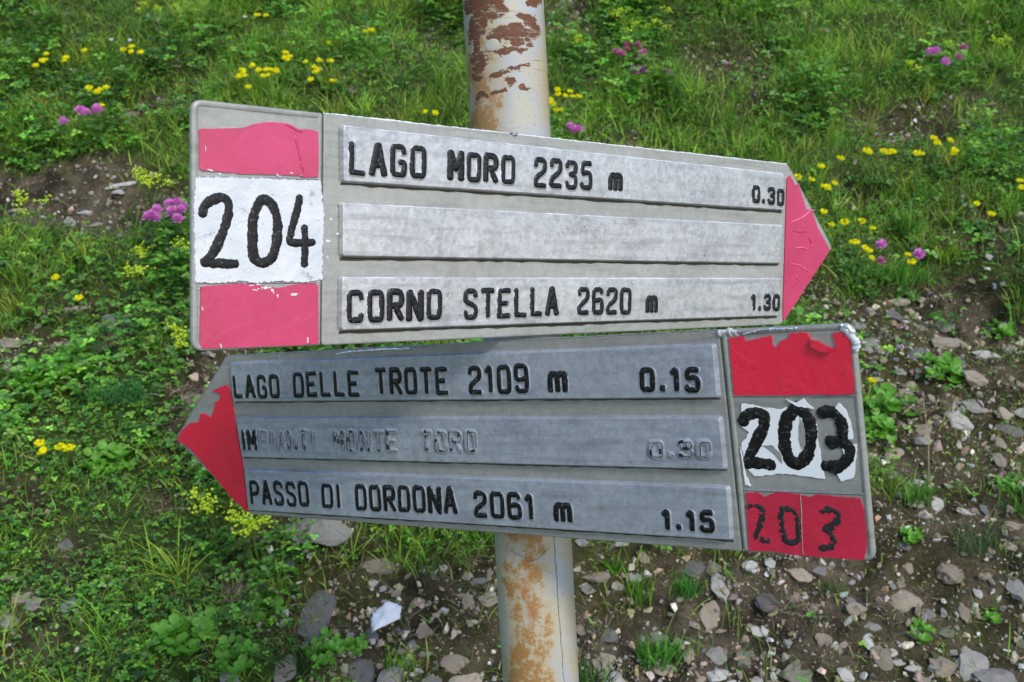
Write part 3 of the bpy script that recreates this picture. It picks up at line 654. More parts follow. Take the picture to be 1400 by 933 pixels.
texts(pB[1], MB, [('IMPIANTI', (-281.7,-13.9), (-184.1,-13.2), (-278.1,7.4)), ('MONTE', (-163.4,-12.8), (-90.1,-12.5), (-159.4,8.3)), ('TORO', (-66.6,-12.0), (-8.9,-11.5), (-63.2,8.3)),
                  ('0.30', (138.8,-12.2), (187.0,-11.9), (140.6,2.8))], 400,
      [lambda c: 'all' if c < 2 else (sp(c) if c in (4, 5, 6) else None), lambda c: sp(c + 10), lambda c: sp(c + 22) if c != 1 else sp(31), lambda c: sp(c + 41) if c in (0, 2) else None], M_panelB)
texts(pB[2], MB, [('PASSO', (-280.8,-65.3), (-201.9,-63.6), (-276.5,-40.8)), ('DI', (-187.9,-63.5), (-163.0,-63.3), (-183.4,-40.3)), ('DORDONA', (-147.5,-63.7), (-35.8,-61.6), (-143.1,-39.8)),
                  ('2061', (-20.7,-62.8), (38.4,-62.4), (-17.2,-40.1)), ('m', (54.3,-62.1), (71.2,-62.2), (56.4,-46.5)), ('1.15', (143.1,-63.1), (184.4,-63.1), (145.1,-45.9))], 500, None, M_panelB)
def C8(L): return L
patchobj('red_band', [(206.7,69.6), (216.7,70.1), (217.8,66.7), (227.9,68.6), (235.4,69.9), (235.9,63.1), (238.5,61.8), (241.3,66.1), (246.7,67.8), (248.0,70.7), (258.8,70.7), (261.0,66.2),
    (267.7,61.3), (274.1,58.8), (276.0,60.5), (275.0,69.4), (281.8,69.6), (285.6,64.2), (284.2,48.4), (285.6,41.6), (284.2,31.1), (245.5,31.2), (206.2,31.5)], M_redB, rootB, MB, 0, .0011, .00025, 6)
patchobj('curled_film_strip', [(261.0,66.2), (265.7,65.1), (274.8,59.7), (272.8,57.9), (266.9,58.6), (261.2,61.6)], M_redB, rootB, MB, .0010, .0034, .0003, 7)
patchobj('red_band', [(207.4,-34.2), (215.4,-33.4), (220.1,-36.4), (227.9,-32.9), (237.8,-33.0), (250.6,-35.1), (256.9,-33.2), (266.2,-34.0), (282.6,-34.4), (284.3,-43.2), (284.0,-57.3), (283.2,-66.7), (281.6,-73.9),
    (241.0,-74.4), (220.9,-73.0), (205.2,-73.6)], M_redBl, rootB, MB, 0, .0011, .0003, 8)
patchobj('white_film_scrap', [(210.7,25.8), (218.0,25.3), (226.2,23.0), (235.9,22.0), (239.9,23.2), (249.9,21.7), (257.0,17.4), (259.3,12.3), (259.1,0.1), (260.5,-12.4), (261.2,-22.8), (249.9,-21.7), (235.6,-20.2),
    (214.7,-22.6), (210.4,-18.3), (208.4,-10.0), (207.6,-0.6), (211.6,2.9), (214.0,6.8), (209.6,10.2), (209.6,17.5)], M_wfilm, rootB, MB, 0, .0007, .0004, 9)
patchobj('white_film_scrap', [(206.4,-2.6), (207.7,-10.0), (208.4,-22.8), (211.2,-29.4), (207.5,-28.5), (207.1,-17.4)], M_wfilm, rootB, MB, 0, .0009, .0003, 10)
patchobj('white_film_scrap', [(241.2,28.6), (247.5,26.4), (252.9,29.0), (254.5,25.9), (258.9,22.4), (248.8,23.6), (245.5,25.5)], M_wfilm, rootB, MB, .0006, .0013, .0003, 12)
patchobj('white_film_scrap', [(274.4,25.7), (278.2,21.8), (280.9,12.3), (281.2,2.9), (278.3,2.9), (276.6,12.3), (271.3,21.8)], M_wfilm, rootB, MB, 0, .0009, .0003, 13)
patchobj('white_film_scrap', [(273.6,-0.7), (283.6,-0.3), (280.9,-15.4), (279.3,-21.5), (271.5,-24.1), (269.4,-19.2), (275.4,-8.6)], M_wfilm, rootB, MB, 0, .0009, .0003, 14)
patchobj('bare_tear', [(221.7,-1.9), (228.2,-1.3), (234.0,-6.8), (234.3,-13.8), (230.2,-8.5), (225.9,-4.5)], M_plateB, rootB, MB, .0002, .0009, .0003, 15)
patchobj('bare_tear', [(248.9,17.0), (251.6,9.9), (250.9,-1.9), (248.3,-4.4), (246.6,2.7)], M_plateB, rootB, MB, .0002, .0009, .0003, 16)
hand('painted_digit', [[(210.2,13.6), (213.1,17.5), (219.4,20.2), (225.8,19.0), (225.1,12.2), (219.6,2.5), (214.7,-6.4), (211.3,-13.8)], [(210.7,-14.8), (219.4,-13.6), (227.3,-15.1)]], .0036, M_black, rootB, MB, .0008, .10, 41)
hand('painted_digit', [[(246.1,22.2), (240.1,15.6), (237.8,7.0), (237.2,-4.1), (239.9,-11.2), (245.5,-13.7), (250.6,-10.0), (254.6,-0.0), (255.6,10.4), (252.9,18.9), (246.2,23.6)]], .0038, M_black, rootB, MB, .0008, .10, 51)
hand('painted_digit', [[(262.8,19.3), (269.9,20.7), (274.5,16.5), (275.4,8.6), (275.7,2.1), (266.6,0.9)], [(275.5,0.3), (279.5,-3.4), (277.1,-10.4), (270.6,-15.7), (262.4,-14.5)]], .0037, M_black, rootB, MB, .0008, .12, 61)
wear = lambda p, run: math.sin(p[0] * 2900 + p[1] * 1700) + math.sin(p[1] * 2300 - run * 800) > -1.55
for i, st in enumerate(([[(207.7,-43.7), (212.0,-41.5), (217.4,-42.9), (217.9,-48.6), (213.9,-58.0), (210.6,-65.0), (219.6,-66.1)]],
        [[(231.4,-43.3), (239.6,-43.6), (240.7,-52.7), (240.1,-64.0), (232.7,-66.9), (229.6,-60.7), (229.3,-49.5), (231.4,-43.3)]],
        [[(256.6,-43.7), (264.8,-41.6), (268.7,-46.9), (262.0,-54.4), (258.1,-55.3)], [(258.1,-55.3), (263.8,-60.5), (261.5,-66.8), (253.6,-68.4)]])):
    hand('rubbed_digit', st, .0024, M_blackrub, rootB, MB, .0009, .30, 70 + i * 9, wear)
    hand('rubbed_digit', [[(x + .9, y - .8) for x, y in q] for q in st], .0012, M_blackrub, rootB, MB, .0010, .4, 170 + i * 9, wear)
SB = Strokes(); SB.stroke(S_([(244.5,-33.2), (244.1,-45.3), (242.9,-59.9), (242.3,-74.1)]), .0003, .0004, .0010, .2, None, 3, .3); SB.obj('film_crease', M_plateB, rootB, MB)
patchobj('red_arrow_tip', [(-314.2,42.9), (-293.0,48.0), (-289.1,43.4), (-288.5,31.4), (-288.4,7.4), (-287.2,-24.3), (-289.4,-72.7), (-304.2,-64.3), (-327.3,-42.4), (-356.0,-16.2), (-363.7,-11.4),
    (-376.9,-4.9), (-367.3,5.0), (-353.8,11.9), (-340.4,12.8), (-337.2,20.4), (-331.2,21.4), (-322.3,16.7), (-312.3,29.8), (-314.6,31.9), (-307.3,33.4), (-302.0,38.7)], M_redB, rootB, MB, 0, .0011, .0004, 18)
# number section cell lines (thin cast ridges)
for (root, MW, sgn, pts) in ((rootA, MA, -1, ((-283.6,29.3), (-203.2,32.9), (-283.7,-33.4), (-202.5,-33.7))), (rootB, MB, 1, ((203.9,31.0), (286.1,29.9), (205.8,-32.3), (284.2,-32.0)))):
    for a, b in ((pts[0], pts[1]), (pts[2], pts[3])):
        SB = Strokes(); SB.stroke(S_([a, b]), .0007, .0007, 0, .05, None, 5, .1); SB.obj('cast_ridge', M_rim, root, MW)
# battered bright lip at the top corner and by the seam of the lower sign
def lump(nm, pts, w, h, m, root, MW, z, seed):
    SB = Strokes(); SB.stroke(S_(pts), w, h, z, .35, None, seed, .7); return SB.obj(nm, m, root, MW)
lump('battered_corner', [(281.5,73.2), (283.9,70.6), (285.4,67.4), (287.8,64.6), (288.2,58.7)], .0020, .0012, M_white, rootB, MB, .0006, 3)
lump('battered_corner', [(280.2,74.0), (283.7,73.5), (286.9,68.7)], .0014, .0018, M_bare, rootB, MB, .0004, 4)
lump('scraped_lip', [(200.2,73.0), (204.8,73.3), (212.5,73.3)], .0020, .0008, M_white, rootB, MB, .0002, 5)
lump('scraped_lip', [(216.3,71.3), (228.5,73.8), (252.5,73.5)], .0008, .0009, M_bare, rootB, MB, .0003, 6)
lump('scraped_lip', [(-148.1,71.8), (-130.9,73.0), (-98.1,73.3), (-66.7,73.3)], .0009, .0005, M_bare, rootB, MB, .0001, 7)
lump('nicked_edge', [(-46.2,76.0), (-42.0,74.5), (-39.2,75.6)], .0012, .0012, M_rim, rootA, MA, -.0002, 8)
clamp(rootB, MB, -.045); clamp(rootB, MB, .045)

# ------------------------------------------------------------------ vegetation (merged ground cover)
UPW = np.array((0, 0, 1.))
def scatter(n, s0=-1.95, s1=1.95, t0=-1.05, t1=1.75):
    s = rng.uniform(s0, s1, n); t = rng.uniform(t0, t1, n)
    hw = 1.0 + (t + .66) * .33 + .1; out = (np.abs(s) > hw) | (t < -.76) | (t > 1.36); k = ~out | (rng.random(n) < .4)
    return s[k], t[k]
def unit(v): return v / np.maximum(1e-9, np.linalg.norm(v, axis=-1, keepdims=True))
def rv(n): return unit(rng.normal(size=(n, 3)))
def blades(base, L, W, col, lean=.5, bend=.6, segs=3):
    n = len(base); up = unit(UPW * .75 + GN * .5); az = rv(n); az -= (az @ up)[:, None] * up; az = unit(az)
    d0 = unit(up + az * (rng.random((n, 1)) * lean)); side = unit(np.cross(d0, rv(n)))
    P_ = []; x = base.copy(); d = d0
    for k in range(segs + 1):
        P_.append(x.copy()); step = (L / segs)[:, None]
        x = x + d * step; d = unit(d + az * (bend * rng.random((n, 1)) / segs) - UPW * (bend * .35 / segs))
    prof = [1., .85, .55, .0] if segs == 3 else [1., .7, 0.]
    V = []; C = []
    for k in range(segs):
        w_ = (W * prof[k] * .5)[:, None]; V += [P_[k] - side * w_, P_[k] + side * w_]; sh = .6 + .55 * k / segs; C += [col * sh, col * sh]  # darker roots and brighter tips: shading painted into the blade tint
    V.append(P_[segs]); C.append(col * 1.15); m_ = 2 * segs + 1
    V = np.stack(V, 1).reshape(-1, 3); C = np.stack(C, 1).reshape(-1, 3); b = (np.arange(n) * m_)[:, None]
    F = [np.concatenate([b + [2 * k, 2 * k + 1, 2 * k + 3, 2 * k + 2] for k in range(segs - 1)]), b + [2 * segs - 2, 2 * segs - 1, 2 * segs]]
    return V, F, C
def leaves1(base, dirn, up, L, W, col, cup=.2):
    n = len(base); side = unit(np.cross(dirn, up)); nn = unit(np.cross(side, dirn)); L = L[:, None]; W = W[:, None]
    V = np.stack([base + dirn * L * a + side * W * b + nn * W * c for a, b, c in ((0, 0, 0), (.55, -.5, cup), (.5, 0, 0), (.55, .5, cup), (1, 0, -.1))], 1).reshape(-1, 3)
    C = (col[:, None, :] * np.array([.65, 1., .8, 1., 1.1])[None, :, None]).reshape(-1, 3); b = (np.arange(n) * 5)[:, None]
    return V, [np.zeros((0, 4), int), np.concatenate([b + [0, 2, 1], b + [0, 3, 2], b + [1, 2, 4], b + [2, 3, 4]])], C
def leaves(base, dirn, up, L, W, col, cup=.25):
    """ovate leaf: 8 vertices, folded along the midrib, tip drooping"""
    n = len(base); side = unit(np.cross(dirn, up)); nn = unit(np.cross(side, dirn)); L = L[:, None]; W = W[:, None]
    pts = [(0, 0, 0), (.35, -.5, cup), (.35, 0, 0), (.35, .5, cup), (.75, -.38, cup * .5), (.75, 0, -.05), (.75, .38, cup * .5), (1, 0, -.15)]
    V = np.stack([base + dirn * L * a + side * W * b + nn * W * c for a, b, c in pts], 1).reshape(-1, 3)
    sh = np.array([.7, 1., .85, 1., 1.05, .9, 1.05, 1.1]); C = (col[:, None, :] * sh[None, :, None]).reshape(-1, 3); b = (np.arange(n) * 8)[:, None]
    F = [np.concatenate([b + [1, 2, 5, 4], b + [2, 3, 6, 5]]), np.concatenate([b + [0, 2, 1], b + [0, 3, 2], b + [4, 5, 7], b + [5, 6, 7]])]
    return V, F, C
GAIN = 1.03
def pal(n, cols, p=None, jit=.25):
    c = np.array(cols)[rng.choice(len(cols), n, p=p)]; return np.clip(c * GAIN * (1 + rng.normal(0, jit, (n, 1))) * (1 + rng.normal(0, .08, (n, 3))), .004, .8)
def merge(parts):
    V = []; C = []; F4 = []; F3 = []; o = 0
    for v, f, c in parts:
        V.append(v); C.append(c); F4.append(f[0] + o); F3.append(f[1] + o); o += len(v)
    return np.concatenate(V), [np.concatenate(F4), np.concatenate(F3)], np.concatenate(C)
GREEN = [(.115, .26, .030), (.19, .37, .036), (.31, .49, .055), (.05, .12, .024), (.33, .44, .075), (.34, .30, .15)]
# herb zones: broad leaves dominate at the left and lower left
HERB = [(-0.698,-0.163,0.355,0.330, 1.), (-0.433,-0.375,0.164,0.182, 1.), (-0.563,-0.556,0.238,0.144, 1.), (-0.916,0.277,0.177,0.134, .5), (-0.694,0.277,0.089,0.134, .8), (0.631,-0.179,0.076,0.163, .8), (0.738,-0.061,0.079,0.053, .7),
        (0.713,0.170,0.114,0.104, .5), (-0.556,0.827,0.104,0.092, .6), (0.338,1.127,0.169,0.144, .7), (-1.131,0.890,0.159,0.159, .4), (-0.244,-0.603,0.085,0.046, .35), (-0.110,1.022,0.037,0.102, .3), (0.896,0.069,0.110,0.116, .5)]
def herb(s, t):
    v = np.zeros(len(s)) + .42
    for a, b, ra, rb, k in HERB: v = np.maximum(v, k * np.clip(1.6 - ((s - a) / ra) ** 2 - ((t - b) / rb) ** 2, 0, 1))
    return v
def clumpy(s, t, f, seed, thr, sharp): return np.clip((fbm(s * f, t * f, 3, seed) - thr) * sharp, 0, 1)
parts = []
s, t = scatter(400000); b_ = bare(s, t); dens = (1 - b_) ** 1.5 * (.35 + .65 * clumpy(s, t, 9, 41, .36, 5)) * (1 - .7 * herb(s, t)); dens = np.maximum(dens, .05)
k = rng.random(len(s)) < dens; s, t = s[k], t[k]; n = len(s)
tone = fbm(s * 3, t * 3, 3, 51); tall = (.5 + 1.1 * clumpy(s, t, 6, 61, .40, 4)) * (1 - .45 * np.clip(herb(s, t) - .34, 0, 1))
c = pal(n, GREEN, [.24, .30, .22, .10, .09, .05]) * (.65 + .8 * tone)[:, None]
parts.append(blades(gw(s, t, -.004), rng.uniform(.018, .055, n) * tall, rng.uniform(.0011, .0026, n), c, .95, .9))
# tussocks: tight bunches of long blades
s0, t0 = scatter(1500); ok = (bare(s0, t0) < .65) & (rng.random(len(s0)) > herb(s0, t0) * .75); s0, t0 = s0[ok], t0[ok]; q = 34
s = np.repeat(s0, q) + rng.normal(0, .011, len(s0) * q); t = np.repeat(t0, q) + rng.normal(0, .011, len(s0) * q); n = len(s)
cc = np.repeat(pal(len(s0), GREEN[:5], None, .2), q, 0) * (1 + rng.normal(0, .18, (n, 1)))
ll = np.repeat(rng.uniform(.04, .10, len(s0)), q) * rng.uniform(.5, 1.1, n)
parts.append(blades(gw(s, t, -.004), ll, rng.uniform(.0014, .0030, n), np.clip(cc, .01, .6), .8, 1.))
V, F, C = merge(parts)
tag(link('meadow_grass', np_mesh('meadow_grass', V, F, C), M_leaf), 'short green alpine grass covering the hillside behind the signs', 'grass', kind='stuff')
# broad-leaved ground cover
parts = []
s, t = scatter(400000); b_ = bare(s, t); dens = np.clip(herb(s, t) * (1 - b_) ** 1.3, 0, 1) * (.35 + .65 * clumpy(s, t, 8, 71, .38, 5)); dens = np.maximum(dens, .09 * (1 - b_))
k = rng.random(len(s)) < dens * .8; s, t = s[k], t[k]; n = len(s)
up = unit(UPW * .7 + GN * .6 + rv(n) * .45); az = rv(n); az -= (az * up).sum(1)[:, None] * up; az = unit(az)
big = .6 + .9 * clumpy(s, t, 5, 81, .42, 4); L = rng.uniform(.004, .0135, n) * big * (1 - .5 * bare(s, t)); tone = fbm(s * 3.3, t * 3.3, 3, 55)
c = pal(n, [(.085, .24, .036), (.13, .32, .042), (.21, .44, .05), (.05, .14, .036), (.15, .26, .08)], [.3, .3, .17, .13, .1]) * (.65 + .8 * tone)[:, None]
base = gw(s, t, 0) + (UPW * .6 + GN * .6) * (rng.random(n) ** 1.3 * .045 * big)[:, None]
for j in range(3):       # trefoil
    a = j * 2 * math.pi / 3; bi = np.cross(up, az); d = unit(az * math.cos(a) + bi * math.sin(a) + up * .12)
    W_ = L * rng.uniform(.6, .95, n); cj = c * (1 + rng.normal(0, .12, (n, 1))); nr = (t < .2) & (rng.random(n) < .45)
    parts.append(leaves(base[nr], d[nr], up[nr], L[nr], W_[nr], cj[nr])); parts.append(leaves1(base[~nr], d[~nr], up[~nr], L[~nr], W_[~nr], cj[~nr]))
V, F, C = merge(parts)
tag(link('herb_ground_cover', np_mesh('herb_ground_cover', V, F, C), M_leaf), 'small round and three-part green leaves of low herbs on the slope', 'ground cover', kind='stuff')
# moss and dry thatch between
s, t = scatter(230000); b_ = bare(s, t); dens = .30 + .45 * clumpy(s, t, 12, 91, .42, 5); k = rng.random(len(s)) < dens * (1 - .45 * b_); s, t = s[k], t[k]; n = len(s)
c = pal(n, [(.25, .21, .13), (.15, .115, .07), (.15, .20, .04), (.36, .32, .19), (.10, .17, .03)], [.14, .18, .32, .06, .30], .25)
V, F, C = merge([blades(gw(s, t, -.001), rng.uniform(.010, .035, n), rng.uniform(.0008, .0020, n), c, 3.2, 1.4, 2)])
tag(link('dry_thatch', np_mesh('dry_thatch', V, F, C), M_dry), 'dry brown stalks and moss between the grass and stones', 'thatch', kind='stuff')

GAIN = 1.12
# ------------------------------------------------------------------ stones
def stone_mesh(seed, flat, pts=15, rough=.15):
    r_ = random.Random(seed); b = bmesh.new()
    for _ in range(pts):
        v = Vector((r_.gauss(0, 1), r_.gauss(0, 1), r_.gauss(0, 1))).normalized() * r_.uniform(.8, 1.05)
        b.verts.new((v.x * .5, v.y * .5, v.z * .5 * flat))
    res = bmesh.ops.convex_hull(b, input=b.verts); bmesh.ops.delete(b, geom=[g for g in res['geom_interior'] if isinstance(g, bmesh.types.BMVert)], context='VERTS')
    bmesh.ops.bevel(b, geom=list(b.edges), offset=.022, segments=1, affect='EDGES', clamp_overlap=True)
    bmesh.ops.triangulate(b, faces=b.faces); bmesh.ops.subdivide_edges(b, edges=[e for e in b.edges if e.calc_length() > .16], cuts=1); bmesh.ops.triangulate(b, faces=b.faces)
    bmesh.ops.smooth_vert(b, verts=b.verts, factor=.12, use_axis_x=True, use_axis_y=True, use_axis_z=True)
    for v in b.verts:
        n = .5 * (vn(v.co.x * 5 + seed, v.co.y * 5 + v.co.z * 7) - .5) + .35 * (vn(v.co.x * 13 - seed, v.co.z * 13 + v.co.y * 9) - .5)
        v.co += v.co.normalized() * float(n) * rough * 2
    bmesh.ops.recalc_face_normals(b, faces=b.faces); me = bpy.data.meshes.new('stone'); b.to_mesh(me); b.free()
    return me
SM = {}
for key in ROCK: SM[key] = []
base_st = [stone_mesh(i, .62 if i < 8 else .42, 11 + i) for i in range(12)]
for key in ROCK:
    for me in base_st: c_ = me.copy(); c_.materials.append(ROCK[key]); SM[key].append(c_)
gax = Matrix((Vector(GS_), Vector(GT), Vector(GN))).transposed()
placed = []
ZONES = [((0.508,-0.288,0), 'right of the lower sign', lambda s, t: s > .38 and t > -.33), (0, 'under the right corner of the lower sign', lambda s, t: s > .45 and t <= -.33),
         (0, 'between the post and the right corner of the lower sign', lambda s, t: .22 < s <= .45 and t <= -.2), (0, 'just right of the post below the lower sign', lambda s, t: .07 < s <= .22 and t < 0),
         (0, 'just left of the post below the lower sign', lambda s, t: -.10 < s <= .07 and t < 0), (0, 'around the crumpled white paper', lambda s, t: -.24 < s <= -.10 and t < -.1),
         (0, 'left of the long dark tilted slab', lambda s, t: -.45 < s <= -.24 and t < -.1), (0, 'in the lower left corner of the slope', lambda s, t: s <= -.45 and t < -.1),
         (0, 'on the brown earth at the left', lambda s, t: s < -.3), (0, 'in the grass behind the upper sign', lambda s, t: True)]
def stone_label(s, t, d, kind):
    z = next(q[1] for q in ZONES if q[2](s, t))
    return ('tiny ' if d < .021 else 'small ' if d < .034 else 'medium-sized ') + {'g': 'grey', 'b': 'brown', 'w': 'pale', 'd': 'dark grey', 'm': 'mossy greenish'}[kind] + ' stone ' + z
def stone(s, t, w_, h_, kind, rot=0., label=None, group='loose stones on the hillside', sink=.22, name='stone'):
    me = SM[kind][rnd.randrange(12)]; o = link(name, me)
    th = min(w_, h_ * 1.05) * rnd.uniform(.75, 1.05)
    # h_ is the height seen from the camera; the slope shows foreshortened, so stretch a little along it
    w_ *= 1.12; h_ *= 1.12; th *= 1.05; sz = Vector((w_ * 1.05, h_ * 1.12, th))
    rm = gax @ Matrix.Rotation(R(rot), 3, 'Z') @ Matrix.Rotation(rnd.uniform(-.25, .25), 3, 'X') @ Matrix.Rotation(rnd.uniform(-.2, .2), 3, 'Y')
    M4 = Matrix.Translation(gpt(s, t, th * (.28 - sink))) @ rm.to_4x4() @ Matrix.Diagonal((*sz, 1))
    o.matrix_world = M4; tag(o, label or stone_label(s, t, max(w_, h_), kind), 'stone', group); placed.append((s, t, max(w_, h_))); return o
